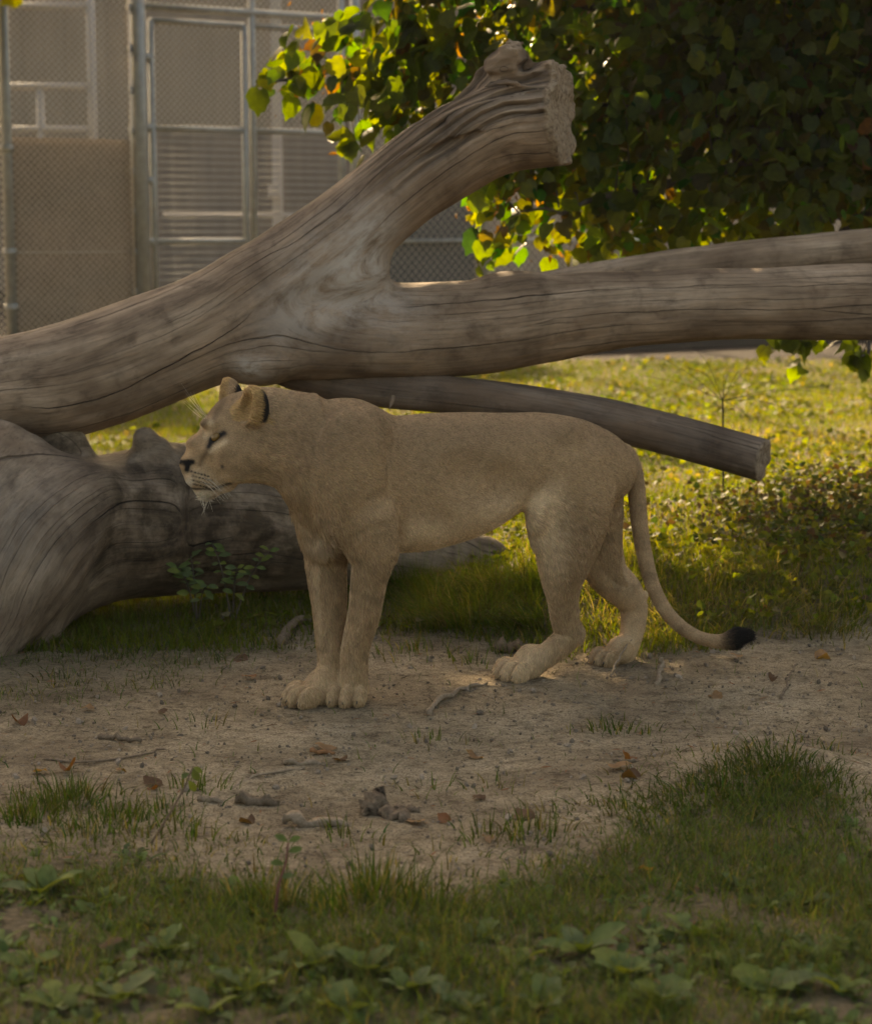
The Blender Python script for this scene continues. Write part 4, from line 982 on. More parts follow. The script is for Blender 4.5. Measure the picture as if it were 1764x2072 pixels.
# dark screen panel behind the hole in the fork
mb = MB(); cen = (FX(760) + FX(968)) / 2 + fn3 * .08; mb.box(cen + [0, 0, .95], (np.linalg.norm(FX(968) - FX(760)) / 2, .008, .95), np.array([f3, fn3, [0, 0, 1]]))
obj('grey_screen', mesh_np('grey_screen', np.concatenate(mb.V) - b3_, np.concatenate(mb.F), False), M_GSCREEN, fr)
# second fence a few metres behind, pale posts and frames
def BX(x, y, Y): p = P(x, y, Y); return p
b4_ = BX(190, 448, 23.5); b4_[2] = 0; bf = empty('steel_enclosure', b4_); tag(bf, 'pale steel enclosure frame standing behind the fence bay with brown screen', 'enclosure')
def bp(x, Y, z0, z1, r): p = P(x, 448, Y); p[2] = 0; return pipe('post', bf, b4_, p + [0, 0, z0], p + [0, 0, z1], r, M_PALE)
bp(192, 23.5, 0, TOP, .05); bp(88, 23.5, 0, P(0, 178, 23.5)[2], .045); bp(-60, 23.5, 0, TOP, .05)
for y in (12, 175, 262):
    z = P(0, y, 23.5)[2]; q0 = P(-60, 448, 23.5); q1 = P(192, 448, 23.5); pipe('rail', bf, b4_, np.array([q0[0], q0[1], z]), np.array([q1[0], q1[1], z]), .045, M_PALE)
b5_ = BX(562, 448, 24.0); b5_[2] = 0; bq = empty('pale_post', b5_); tag(bq, 'pale square steel post with a small box, behind the wire fence panel', 'post')
mb = MB(); mb.box(b5_ + [0, 0, TOP / 2], (.055, .055, TOP / 2)); obj('shaft', mesh_np('shaft', np.concatenate(mb.V) - b5_, np.concatenate(mb.F), False), M_PALE, bq)
mb = MB(); mb.box([b5_[0] - .03, b5_[1] - .08, P(0, 385, 24)[2]], (.07, .035, .07)); obj('box', mesh_np('box', np.concatenate(mb.V) - b5_, np.concatenate(mb.F), False), M_PALE, bq)
pipe('rail', bq, b5_, np.array([*P(330, 448, 24)[:2], P(0, 435, 24)[2]]), np.array([*P(760, 448, 24)[:2], P(0, 435, 24)[2]]), .022, M_PALE)
# concrete kerb in front of the far planting strip
t = NT('concrete'); M_CONC = t.done(t.pbr(t.ramp(t.noise(t.n('NewGeometry').outputs['Position'], 9, 4), [(.3, (.05, .047, .044)), (.7, (.09, .085, .08))]), .9, None, .2))
mb = MB(); cen = (FX(1050) + FX(2100)) / 2 - fn3 * .5; mb.box(cen + [0, 0, .02], (np.linalg.norm(FX(2100) - FX(1050)) / 2, .05, .03), np.array([f3, fn3, [0, 0, 1]]))
kb = obj('kerb', mesh_np('kerb', np.concatenate(mb.V), np.concatenate(mb.F), False), M_CONC); tag(kb, kind='structure')

# ================================================================== linden and an added shade tree
def leaf_shape(n=8, serr=.03, fold=.18, curl=.18, wide=.5):
    """heart-shaped leaf of length 1 along +y; normal +z"""
    half = np.array([(0, .06), (.16, -.04), (.34, .02), (.46, .17), (.50, .36), (.44, .56), (.31, .75), (.15, .90), (0, 1.08)]) * [wide / .5, 1]
    if n < 8: half = half[[0, 2, 4, 6, 8]]
    mid = np.array([(0, .06), (0, .3), (0, .55), (0, .8), (0, 1.08)]) if n >= 8 else np.array([(0, .06), (0, .5), (0, 1.08)])
    V = []; F = []
    def z(p): return abs(p[0]) * fold * 2 * .5 - curl * (p[1] - .3) ** 2
    for p in mid: V.append((p[0], p[1], z(p)))
    m = len(mid)
    for s in (1, -1):
        o = len(V)
        for i, p in enumerate(half[1:-1]):
            q = p * (1 + serr * (1 if i % 2 else -1)); V.append((s * q[0], q[1], z(q)))
        ids = [0] + list(range(o, len(V))) + [m - 1]
        # fan strips to nearest mid vertices
        ys = [V[i][1] for i in ids]; j = 0
        for a in range(len(ids) - 1):
            while j < m - 1 and abs(mid[j + 1][1] - ys[a + 1]) < abs(mid[j][1] - ys[a + 1]) and a < len(ids) - 2:
                F.append((j, ids[a], j + 1) if s > 0 else (j, j + 1, ids[a])); j += 1
            f = (j, ids[a], ids[a + 1]) if s > 0 else (j, ids[a + 1], ids[a])
            if len(set(f)) == 3: F.append(f)
        while j < m - 1:
            f = (j, ids[-2], j + 1) if s > 0 else (j, j + 1, ids[-2])
            if len(set(f)) == 3: F.append(f)
            j += 1
    return np.array(V, np.float32), np.array([f for f in F if len(set(f)) == 3], np.int32)
def frames(tip, nrm):
    """rotation matrices whose rows are leaf x, y(tip), z(normal)"""
    y = tip / np.linalg.norm(tip, axis=1)[:, None]; z = nrm - y * (nrm * y).sum(1)[:, None]; z /= np.linalg.norm(z, axis=1)[:, None] + 1e-9
    return np.stack([np.cross(y, z), y, z], 1)
def scatter(V, F, pos, rot, size, cols):
    """many copies of a leaf as one mesh (arrays)"""
    n, m = len(pos), len(V)
    W = np.einsum('vk,nkj->nvj', V, rot) * np.asarray(size)[:, None, None] + pos[:, None]
    Fs = (F[None] + (np.arange(n) * m)[:, None, None]).reshape(-1, F.shape[1])
    return W.reshape(-1, 3), Fs, np.repeat(cols, m, 0)
M_LINDEN = mat_leaf('linden_leaf', .46, .16, .42, (10.5, 9.2, 1.0))
def inpoly(px, py, poly):
    poly = np.array(poly, float); r = np.zeros(len(px), bool); j = len(poly) - 1
    for i in range(len(poly)):
        xi, yi = poly[i]; xj, yj = poly[j]
        r ^= ((yi > py) != (yj > py)) & (px < (xj - xi) * (py - yi) / (yj - yi + 1e-9) + xi); j = i
    return r
POLY = [(500, 150), (560, 112), (580, 55), (650, 25), (740, 15), (800, -80), (2400, -80), (2400, 520), (1764, 470), (1690, 430), (1650, 470), (1560, 485), (1450, 480), (1350, 505), (1250, 510), (1180, 520), (1110, 530), (1085, 505), (1060, 500),
        (1010, 520), (960, 500), (950, 430), (930, 400), (860, 300), (760, 290), (705, 300), (672, 280), (650, 225), (560, 205)]
N0 = 15000
qx = rng.uniform(480, 2400, N0); qy = rng.uniform(-80, 540, N0); m = inpoly(qx, qy, POLY)
m &= ~(((qx - 1112) / 38) ** 2 + ((qy - 430) / 55) ** 2 < 1) & ~(((qx - 1385) / 34) ** 2 + ((qy - 505) / 26) ** 2 < 1)
m &= ~((qx < 1000) & (fbm(qx / 85, qy / 85, 0, 301, 2) < -.22))
qx, qy = qx[m], qy[m]
YL = 10.6 + np.where(qx < 1080, .45, 2.4) * rng.random(len(qx)) ** 1.2 + np.clip((1000 - qx) / 900, 0, 1) * .3
lowm = rng.random(len(qx)) < np.where(qx < 1080, .24 + .16 * np.clip((qx - 750) / 330, 0, 1), 1); qx, qy, YL = qx[lowm], qy[lowm], YL[lowm]
cl = np.array([P(x, y, Y) for x, y, Y in zip(qx, qy, YL)])
def shaft(c):
    k = (c[:, 1] - 10.9) / SUNV.y; xs_, zs_ = c[:, 0] - SUNV.x * k, c[:, 2] - SUNV.z * k
    return (fbm(xs_ * 1.5, zs_ * 1.9, 0, 555, 2) > .10) & (zs_ < 2.62) & (c[:, 1] > 10.95)
cl = cl[~shaft(cl)]
okz = cl[:, 2] > 1.25 + .70 * np.clip(cl[:, 1] - 11.3, 0, 9); cl = cl[okz][:900]
hang = [P(x, y, Y) for x, y, Y in ((1622, 690, 10.4), (1615, 720, 10.4), (1640, 680, 10.4), (1745, 700, 10.4), (1735, 735, 10.4), (1760, 720, 10.3), (1570, 680, 10.5), (1695, 690, 10.5), (1600, 660, 10.4), (1590, 455, 10.4), (1640, 440, 10.4), (1660, 415, 10.4), (1610, 480, 10.5), (1500, 485, 10.6), (985, 520, 10.7), (705, 300, 10.6), (720, 290, 10.6))]
hang = np.array(hang)
TR = np.array([3.1, 12.6, 0.0])
def leaves_around(c, n_each, sig, size, ctr):
    p = np.repeat(c, n_each, 0) + rng.normal(size=(len(c) * n_each, 3)) * sig
    out = p - ctr; out[:, 2] *= .25; out /= np.linalg.norm(out, axis=1)[:, None]
    tip = .35 * out + np.array([0, 0, -.75]) + .55 * rng.normal(size=p.shape); nr = .6 * out + np.array([0, 0, .55]) + .55 * rng.normal(size=p.shape)
    return p, frames(tip, nr), size * rng.uniform(.5, 1.35, len(p))
def leafcol(p, n):
    c = np.array([.020, .031, .007]) * rng.uniform(.6, 1.35, (n, 1)) * np.array([1, 1, 1]) + rng.normal(size=(n, 3)) * [.006, .006, .002]
    y = rng.random(n) < .07; c[y] = np.array([.036, .042, .007]) * rng.uniform(.7, 1.2, (y.sum(), 1))
    b = rng.random(n) < .006; c[b] = np.array([.050, .026, .012]) * rng.uniform(.6, 1.1, (b.sum(), 1))
    return np.clip(c, .004, .6)
lin = empty('linden_tree', onground(TR[0], TR[1])); LB = np.array(lin.location)
tag(lin, 'leafy green linden with sunlit yellow-green outer leaves hanging over the dead tree', 'tree')
LSH = [leaf_shape(8, s, f, k, w_) for s, f, k, w_ in ((.04, .20, .15, .48), (.03, .45, .30, .46), (.05, -.12, .25, .52), (.04, .3, -.1, .45))]
p1_, r1_, s1_ = leaves_around(cl, 15, .15, .092, np.array([2.2, 12.4, 3.0]))
s1_ = s1_ * np.where(px_of(p1_)[0] < 1000, 1.18, 1.0)
p2_, r2_, s2_ = leaves_around(hang, 4, .035, .10, np.array([2.2, 12.4, 3.0]))
pa = np.concatenate([p1_, p2_]); ra_ = np.concatenate([r1_, r2_]); sa = np.concatenate([s1_, s2_])
ux, uy = px_of(pa)
inside_ = inpoly(ux, uy, [(x + (-14 if x < 700 else 8), y) for x, y in POLY]) | (np.arange(len(pa)) >= len(p1_)); pa, ra_, sa = pa[inside_], ra_[inside_], sa[inside_]
ca_ = leafcol(pa, len(pa))
ux, uy = px_of(pa); vis = (ux > 0) & (ux < 1764) & (uy > 0) & (uy < 780)
order = np.argsort(np.where(vis, pa[:, 1] - np.clip(sa * 6, 0, 1), 99)); top300 = order[:300]; rest = order[300:]
LMESH = []
for v, (V, F) in enumerate(LSH):
    for c_ in ((.018, .030, .0065), (.022, .035, .007), (.030, .039, .007)):
        me = mesh_np('leaf', V, F, True, np.tile(c_, (len(V), 1))); me.materials.append(M_LINDEN); LMESH.append(me)
for k, i in enumerate(top300):
    o = bpy.data.objects.new('leaf', LMESH[int(rng.integers(0, len(LMESH)))]); col.objects.link(o); o.parent = lin
    M4 = Matrix([[*(ra_[i][:, r] * sa[i]), pa[i][r] - LB[r]] for r in range(3)] + [[0, 0, 0, 1]]); o.matrix_local = M4
V_, F_, C_ = [], [], []; off = 0
for v in range(4):
    sel = rest[v::4]; a_, b_, c_ = scatter(*LSH[v], pa[sel], ra_[sel], sa[sel], ca_[sel]); V_.append(a_); F_.append(b_ + off); C_.append(c_); off += len(a_)
# dry bracts and seed clusters among the sunny leaves
bc = cl[px_of(cl)[0] < 1150]; bp_, br_, bs_ = leaves_around(bc, 5, .09, .026, np.array([2.2, 12.4, 3.0]))
a_, b_, c_ = scatter(*leaf_shape(4, 0, .6, .3, .25), bp_, br_, bs_ * 1.3, np.array([.060, .030, .014]) * rng.uniform(.6, 1.3, (len(bp_), 1))); V_.append(a_); F_.append(b_ + off); C_.append(c_); off += len(a_)
# upper crown above the picture
def crown_above(n, lo, hi, keep):
    c = rng.uniform(lo, hi, (n, 3)); return c[keep(c)]
up_ = crown_above(2600, (-3.6, 10.0, 2.7), (7.0, 15.5, 6.5), lambda c: (c[:, 2] > np.where(c[:, 0] < -.45, 2.14, 1.74) + .1077 * c[:, 1]) & (((c[:, 0] - 2.2) / 5.4) ** 2 + ((c[:, 1] - 12.4) / 2.9) ** 2 + ((c[:, 2] - 3.3) / 3.2) ** 2 < 1) & ~((c[:, 0] < .2) & (c[:, 1] > 11.3)) & (c[:, 2] > 1.4 + .70 * (c[:, 1] - 11.2)))
up_ = up_[~shaft(up_)]; lobe_ = crown_above(420, (-3.3, 13.3, 4.0), (1.2, 14.7, 6.0), lambda c: c[:, 2] > 4.62 + .525 * (c[:, 1] - 14)); up_ = np.concatenate([up_, lobe_])  # lobe_: unseen lobe added to keep sun off the near turf
LSM = leaf_shape(4, 0, .2, .15, .5)
p3_, r3_, s3_ = leaves_around(up_, 14, np.array([.2, .16, .07]), .14, np.array([2.2, 12.4, 3.0]))
a_, b_, c_ = scatter(*LSM, p3_, r3_, s3_, leafcol(p3_, len(p3_))); V_.append(a_); F_.append(b_ + off); C_.append(c_)
fo = obj('crown', mesh_np('crown', np.concatenate(V_) - LB, np.concatenate(F_), True, np.concatenate(C_)), M_LINDEN, lin); fo['kind'] = 'stuff'
t = NT('bark'); g = t.n('NewGeometry').outputs['Position']
nb = t.noise(t.mapping(g, (1, 1, .25)), 30, 5, .65); M_BARK = t.done(t.pbr(t.ramp(nb, [(.3, (.035, .028, .022)), (.7, (.13, .105, .085))]), .9, t.bump(nb, .02, .8), .15))
mb = MB(); mb.tube(spline([TR + [0, 0, -.1], TR + [.02, 0, .8], TR + [-.05, -.05, 2.0], TR + [.05, 0, 3.4], TR + [.1, .05, 5.2]], 16), np.linspace(.24, .07, 16), 12)
obj('trunk', mesh_np('trunk', np.concatenate(mb.V) - LB, np.concatenate(mb.F)), M_BARK, lin)
limbs = [[(.0, 0, 1.5), P(1500, 250, 11.6) - TR, P(1150, 220, 11.2) - TR, P(880, 150, 11.0) - TR, P(680, 150, 10.9) - TR, P(530, 160, 10.9) - TR],
         [(0, 0, 1.3), P(1764, 300, 11.6) - TR, P(1500, 330, 11.0) - TR, P(1250, 400, 10.8) - TR, P(1050, 430, 10.7) - TR],
         [(0, 0, 1.9), P(1600, 60, 11.8) - TR, P(1250, 20, 11.4) - TR, P(950, -20, 11.0) - TR, P(700, 60, 10.9) - TR],
         [(0, 0, 1.2), P(1764, 440, 11.2) - TR, P(1650, 560, 10.6) - TR, P(1620, 690, 10.4) - TR],
         [(0, 0, 1.5), P(1850, 400, 11) - TR, P(1780, 600, 10.5) - TR, P(1745, 720, 10.35) - TR],
         [(0, 0, 2.6), (-1.5, -1.2, 3.6), (-3.4, -1.9, 4.0), (-5.2, -2.1, 4.1)], [(0, 0, 3.2), (-1.6, .7, 4.6), (-3.6, 1.3, 5.0), (-5.6, 1.4, 5.1)], [(0, 0, 2.8), (1.4, -.8, 3.9), (3.0, -1.2, 4.4)], [(0, 0, 3.0), (-.8, 1.0, 4.4), (-1.8, 1.7, 5.0)]]
for L_ in limbs:
    q = spline([np.asarray(x) + TR for x in L_], 18); mb = MB(); mb.tube(q + .02 * rng.normal(size=q.shape) * np.linspace(0, 1, 18)[:, None], np.linspace(.06, .006, 18), 6)
    obj('limb', mesh_np('limb', np.concatenate(mb.V) - LB, np.concatenate(mb.F)), M_BARK, lin)
mb = MB()
lp = np.concatenate([spline([np.asarray(x) + TR for x in L_], 30)[6:] for L_ in limbs[:5]])
for c_ in np.concatenate([cl[::2], hang]):
    i = np.argmin(((lp - c_) ** 2).sum(1)); a_ = lp[i]; mid_ = (a_ + c_) / 2 + [0, 0, .06]
    if np.linalg.norm(a_ - c_) < 1.3: mb.tube(spline([a_, mid_, c_], 5), np.linspace(.006, .002, 5), 3, False)
tw_ = obj('twigs', mesh_np('twigs', np.concatenate(mb.V) - LB, np.concatenate(mb.F)), M_BARK, lin); tw_['kind'] = 'stuff'
# unseen second tree, added off to the left to shade the lioness and near ground
T2 = onground(-5.6, 17.2); tr2 = empty('added_shade_tree', T2); tag(tr2, 'unseen broad leafy tree added left of the lawn to shade the lioness', 'tree')
c2 = crown_above(5200, (-9.9, 13.8, 3.9), (-2.6, 20, 9.2), lambda c: ((c[:, 0] + 6.3) / 3.65) ** 4 + ((c[:, 1] - 16.6) / 2.8) ** 4 + ((c[:, 2] - 6.4) / 2.6) ** 4 < 1)
c3 = crown_above(420, (-2.7, 15.6, 4.1), (-1.85, 16.4, 4.8), lambda c: c[:, 2] < 4.60 + .525 * (c[:, 1] - 16)); c2 = np.concatenate([c2[:-len(c3)], c3 + rng.normal(size=c3.shape) * .02])  # hanging lobe added to block the sun from the dirt under the lioness
p4_, r4_, s4_ = leaves_around(c2, 7, np.where(np.repeat(c2[:, :1], 7, 0) > -2.75, .08, .22), .19, np.array([-5.7, 16.6, 6.3]))
a_, b_, c_ = scatter(*LSM, p4_, r4_, s4_, leafcol(p4_, len(p4_)))
o = obj('crown', mesh_np('crown', a_ - T2, b_, True, c_), M_LINDEN, tr2); o['kind'] = 'stuff'
mb = MB(); mb.tube(spline([T2 + [0, 0, -.1], T2 + [.05, 0, 2], T2 + [-.05, 0, 4.2], T2 + [0, 0, 7]], 12), np.linspace(.28, .06, 12), 10)
obj('trunk', mesh_np('trunk', np.concatenate(mb.V) - T2, np.concatenate(mb.F)), M_BARK, tr2)
for k in range(6):
    a = k * 1.05; mb = MB(); mb.tube(spline([T2 + [0, 0, 3.2 + .4 * k], T2 + [1.2 * math.cos(a), 1.0 * math.sin(a), 4.6 + .35 * k], T2 + [2.6 * math.cos(a), 2.0 * math.sin(a), 5.4 + .3 * k]], 8), np.linspace(.09, .02, 8), 6)
    obj('limb', mesh_np('limb', np.concatenate(mb.V) - T2, np.concatenate(mb.F)), M_BARK, tr2)
# ================================================================== grass and other ground plants
M_GRASS = mat_leaf('grass_blade', .5, .08, .6, (2.3, 1.95, .5))
M_WEED = mat_leaf('weed_leaf', .35, .10, .6, (1.6, 1.45, .45))
def blades(p, h, wd, lean, cols, seg=3, bend=1.0):
    """arrays of tapering bent blades: p (n,3) roots, h length, wd width, lean (n,2) horizontal tip offset as share of length"""
    n = len(p); th = rng.uniform(0, 2 * math.pi, n); sd = np.stack([np.cos(th), np.sin(th), 0 * th], 1)
    ts = np.linspace(0, 1, seg + 1); V = []
    ll = np.clip(np.linalg.norm(lean, axis=1), 0, 1.3)
    for t_ in ts:
        zz = h * (t_ - .45 * bend * np.clip(ll, 0, 1) * t_ ** 2)
        c = p + np.concatenate([lean * (h * t_ ** 1.6)[:, None], zz[:, None]], 1)
        w_ = wd * (1 - t_ ** 1.5) * .5
        if t_ < 1: V += [c - sd * w_[:, None], c + sd * w_[:, None]]
        else: V += [c]
    k = len(V); V = np.stack(V, 1).reshape(-1, 3); b = (np.arange(n) * k)[:, None]
    F = []
    for s in range(seg - 1): F += [b + np.array([2 * s, 2 * s + 1, 2 * s + 3]), b + np.array([2 * s, 2 * s + 3, 2 * s + 2])]
    F += [b + np.array([2 * seg - 2, 2 * seg - 1, 2 * seg])]
    return V, np.concatenate(F), np.repeat(cols, k, 0)
def gcol(n, base=(.060, .078, .016), dry=.12, var=.35):
    c = np.asarray(base) * rng.uniform(1 - var, 1 + var, (n, 1)) + rng.normal(size=(n, 3)) * [.008, .006, .003]
    d = rng.random(n) < dry; c[d] = np.array([.15, .130, .075]) * rng.uniform(.5, 1.2, (d.sum(), 1)); return np.clip(c, .006, .5)
def lean_(n, s=.35): return rng.normal(size=(n, 2)) * s
def stuff(name, parts, mat, label=None):
    off = 0; V, F, C_ = [], [], []
    for a, b, c_ in parts: V.append(a); F.append(b + off); C_.append(c_); off += len(a)
    o = obj(name, mesh_np(name, np.concatenate(V), np.concatenate(F), True, np.concatenate(C_)), mat); tag(o, label, 'grass' if 'grass' in name or name == 'lawn' else 'plants', kind='stuff'); return o
def zput(x, y): return np.stack([x, y, H(x, y) - .003], 1)
# ---- lawn beyond the dead tree
n = 175000
Y_ = 7.3 * (21.4 / 7.3) ** rng.random(n); X_ = rng.uniform(-1, 1, n) * (.225 * Y_ + .5)
g_ = green(X_, Y_, H(X_, Y_)); m = rng.random(n) < g_ * (.75 + .5 * vnoise(X_ * 2.2, Y_ * 2.2, 0, 401)); X_, Y_ = X_[m], Y_[m]; n = len(X_)
hh_ = .045 * rng.uniform(.6, 1.5, n) * (1 + .5 * fbm(X_ * 1.1, Y_ * 1.1, 0, 402, 2)) * (1 + .35 * sstep(9.5, 8, Y_))
patch = fbm(X_ * .9, Y_ * .9, 0, 403, 3)
cc_ = gcol(n, (.074, .096, .014), .09) * (1 + .5 * patch[:, None] * np.array([1.2, .6, .4]))
lw = [blades(zput(X_, Y_), hh_, .0035 + .00042 * Y_, lean_(n, .4), np.clip(cc_, .006, .5), 2)]
# clover-like small leaves through the lawn
n = 22000; Y2 = 7.6 * (21 / 7.6) ** rng.random(n); X2 = rng.uniform(-1, 1, n) * (.225 * Y2 + .4)
m = (rng.random(n) < green(X2, Y2, H(X2, Y2))) & (fbm(X2 * 1.6, Y2 * 1.6, 0, 404, 2) > -.12); X2, Y2 = X2[m], Y2[m]; n = len(X2)
pp = zput(X2, Y2); pp[:, 2] += rng.uniform(.015, .06, n)
nr = rng.normal(size=(n, 3)) * .55 + [0, -.2, 1]; tp = rng.normal(size=(n, 3)) * [1, 1, .3]
LSC = leaf_shape(4, 0, .25, .1, .55)
lw.append(scatter(*LSC, pp, frames(tp, nr), .022 * rng.uniform(.6, 1.6, n) * (1 + .03 * Y2), gcol(n, (.075, .095, .015), .08)))
stuff('lawn', lw, M_GRASS, 'short sunlit grass and clover lawn behind the dead tree')
# ---- near turf, thin grass on the path edge
n = 210000
X_ = rng.uniform(-1.9, 1.9, n); Y_ = 3.5 + 4.2 * rng.random(n)
g_ = green(X_, Y_, H(X_, Y_)); pn = fbm(X_ * 3.2, Y_ * 3.2, 0, 411, 3); g_ = g_ * np.where((Y_ > 6.4) & (X_ < .1), .3, 1)
m = rng.random(n) < np.clip(g_ * (.62 + 1.5 * pn), 0, 1) + .006; X_, Y_ = X_[m], Y_[m]; n = len(X_); pn = pn[m]
hh_ = .044 * rng.uniform(.45, 1.5, n) * (1 + .7 * pn) * (1 + .25 * sstep(5, 4, Y_))
gr = [blades(zput(X_, Y_), hh_, .0030 * rng.uniform(.6, 1.4, n), lean_(n, .6), gcol(n, (.056, .084, .028), .13, .5), 3)]
# tufts
def tuft(x, y, nn, ln, spr, base=(.042, .066, .020), dry=.1, fall=None, rad=.05):
    p0 = GT(x, y); q = rng.normal(size=(nn, 2)) * rad; X, Y = p0[0] + q[:, 0], p0[1] + q[:, 1]
    le = q / rad * spr * .5 + rng.normal(size=(nn, 2)) * spr * .4
    if fall is not None: le = le + np.asarray(fall)
    gr.append(blades(zput(X, Y), ln * rng.uniform(.5, 1.25, nn), .0042 * rng.uniform(.7, 1.4, nn), le, gcol(nn, base, dry), 4, 1.1))
for x, y, nn, ln in ((150, 1620, 150, .085), (40, 1660, 190, .08), (110, 1640, 110, .07), (240, 1665, 130, .075), (330, 1640, 60, .06), (395, 1600, 60, .07), (180, 1690, 90, .07)): tuft(x, y, nn, ln, .55, dry=.08)
for x, y, nn, ln in ((1560, 1560, 480, .10), (1490, 1580, 260, .10), (1620, 1590, 300, .095), (1420, 1615, 260, .12), (1350, 1640, 180, .11), (1290, 1655, 110, .09), (1680, 1610, 200, .085), (1520, 1625, 200, .09), (1230, 1640, 70, .08)): tuft(x, y, nn, ln * .55, .8, (.040, .062, .020), .1, (-.2, -.3), .075)
for x, y, nn, ln in ((400, 1475, 20, .06), (870, 1500, 30, .05), (760, 1820, 190, .13), (700, 1850, 120, .12), (850, 1840, 120, .10), (1230, 1475, 60, .05), (1290, 1480, 30, .05), (870, 1600, 16, .06), (540, 1840, 150, .12), (1090, 1690, 60, .08), (990, 1690, 50, .07), (1000, 1590, 18, .06), (700, 1690, 30, .07), (380, 1690, 40, .10)): tuft(x, y, nn, ln, .5, dry=.2)
# long drooping grass on the bank behind the lioness
for k in range(46):
    tuft(rng.uniform(815, 1105), rng.uniform(1195, 1275), 70, rng.uniform(.15, .24), .5, (.060, .085, .018), .12, (rng.uniform(-.7, .1), -.55), .05)
for k in range(40):
    tuft(rng.uniform(1160, 1700), rng.uniform(1175, 1300), 60, rng.uniform(.09, .16), .7, (.055, .068, .020), .42, (rng.uniform(-.5, .5), -.7), .09)
for k in range(34):
    tuft(rng.uniform(60, 620), rng.uniform(1225, 1390), 30, rng.uniform(.03, .065), .9, (.042, .055, .020), .30, None, .08)
for k in range(22):
    tuft(rng.uniform(800, 1330), rng.uniform(1275, 1345), 22, rng.uniform(.05, .09), .55, (.055, .080, .018), .2, None, .05)
for k in range(90):
    x_ = rng.uniform(-40, 1800); lw_ = float(interp(x_, [(-200, 1640), (0, 1650), (250, 1705), (520, 1765), (700, 1850), (850, 1840), (1000, 1770), (1200, 1690), (1420, 1590), (1560, 1545), (1764, 1640), (2000, 1640)]))
    tuft(x_, lw_ - rng.uniform(-30, 90) ** 1.0, int(rng.integers(5, 26)), rng.uniform(.025, .06), .8, (.046, .064, .022), .25, None, .05)
stuff('grass', gr, M_GRASS, 'dark shaded grass and tufts around the bare path')

# ---- broad-leaved weeds
def weed_leaf(kind):
    if kind == 0:      # plantain: oval
        half = [(0, 0), (.05, .12), (.17, .3), (.24, .52), (.20, .74), (.10, .92), (0, 1.0)]
    elif kind == 1:    # dandelion: toothed
        half = [(0, 0), (.04, .15), (.13, .22), (.07, .34), (.18, .45), (.10, .55), (.22, .68), (.15, .84), (0, 1.0)]
    else:              # rounded lobed
        half = [(0, 0), (.06, .25), (.26, .36), (.20, .48), (.36, .60), (.26, .74), (.24, .9), (0, 1.0)]
    half = np.array(half); m = len(half); V = []
    for x, y in half: V.append((0, y, .22 * y - .42 * y * y))
    F = []
    for s in (1, -1):
        o = len(V)
        for x, y in half: V.append((s * x, y, .22 * y - .42 * y * y + abs(x) * .28 + .02 * math.sin(9 * y)))
        for i in range(m - 1):
            for f in ((i, o + i, o + i + 1), (i, o + i + 1, i + 1)):
                f = f if s > 0 else f[::-1]
                F.append(f)
    return np.array(V, np.float32), np.array(F, np.int32)
WL = [weed_leaf(k) for k in range(3)]
parts = []
n = 2100; X_ = rng.uniform(-1.8, 1.8, n); Y_ = 3.55 + 2.1 * rng.random(n) ** 1.3
m = rng.random(n) < green(X_, Y_, H(X_, Y_)) * sstep(5.6, 4.4, Y_) * (.6 + .9 * fbm(X_ * 2.5, Y_ * 2.5, 0, 421, 2)); X_, Y_ = X_[m], Y_[m]
for k in range(3):
    cx, cy = X_[k::3], Y_[k::3]; nn = len(cx); per = 5
    px_, py_ = np.repeat(cx, per), np.repeat(cy, per); az = np.tile(np.arange(per) * 1.256, nn) + rng.uniform(0, 6, nn * per)
    tp = np.stack([np.cos(az), np.sin(az), rng.uniform(.25, 1.3, nn * per)], 1); nr = np.stack([-np.cos(az) * .6, -np.sin(az) * .6, np.ones(nn * per)], 1) + .25 * rng.normal(size=(nn * per, 3))
    p = zput(px_ + .01 * np.cos(az), py_ + .01 * np.sin(az))
    parts.append(scatter(*WL[k], p, frames(tp, nr), rng.uniform(.015, .05, nn * per), gcol(nn * per, (.090, .120, .040), .06, .5)))
stuff('weeds', parts, M_WEED, 'mass of small broad-leaved weeds in the near turf')
# single rosettes one can tell apart
WM = []
for k in range(3):
    for c_ in ((.085, .120, .038), (.115, .140, .034), (.080, .108, .046)):
        me = mesh_np('leaf', *WL[k], True, np.tile(c_, (len(WL[k][0]), 1))); me.materials.append(M_WEED); WM.append(me)
def rosette(x, y, nl, size, kind, up=.7):
    p = GT(x, y) - [0, 0, .004]; e = empty('weed', p)
    lab = {0: ('oval-leaved green plantain rosette growing in the near turf', 'plantain rosettes'), 1: ('toothed dandelion rosette growing in the near turf', 'dandelion rosettes'), 2: ('round-lobed low weed growing in the near turf', 'lobed weeds')}[kind]
    tag(e, lab[0], 'weed', lab[1])
    for i in range(nl):
        az = i * 2.4 + rng.uniform(-.3, .3); tp = np.array([[math.cos(az), math.sin(az), rng.uniform(.3, 1) * up]]); nr = np.array([[-math.cos(az) * .6, -math.sin(az) * .6, 1]]) + .2 * rng.normal(size=(1, 3))
        r = frames(tp, nr)[0]; s = size * .8 * rng.uniform(.7, 1.2)
        o = bpy.data.objects.new('leaf', WM[kind * 3 + int(rng.integers(0, 3))]); col.objects.link(o); o.parent = e
        o.matrix_local = Matrix([[*(r[:, q] * s), 0.0] for q in range(3)] + [[0, 0, 0, 1]])
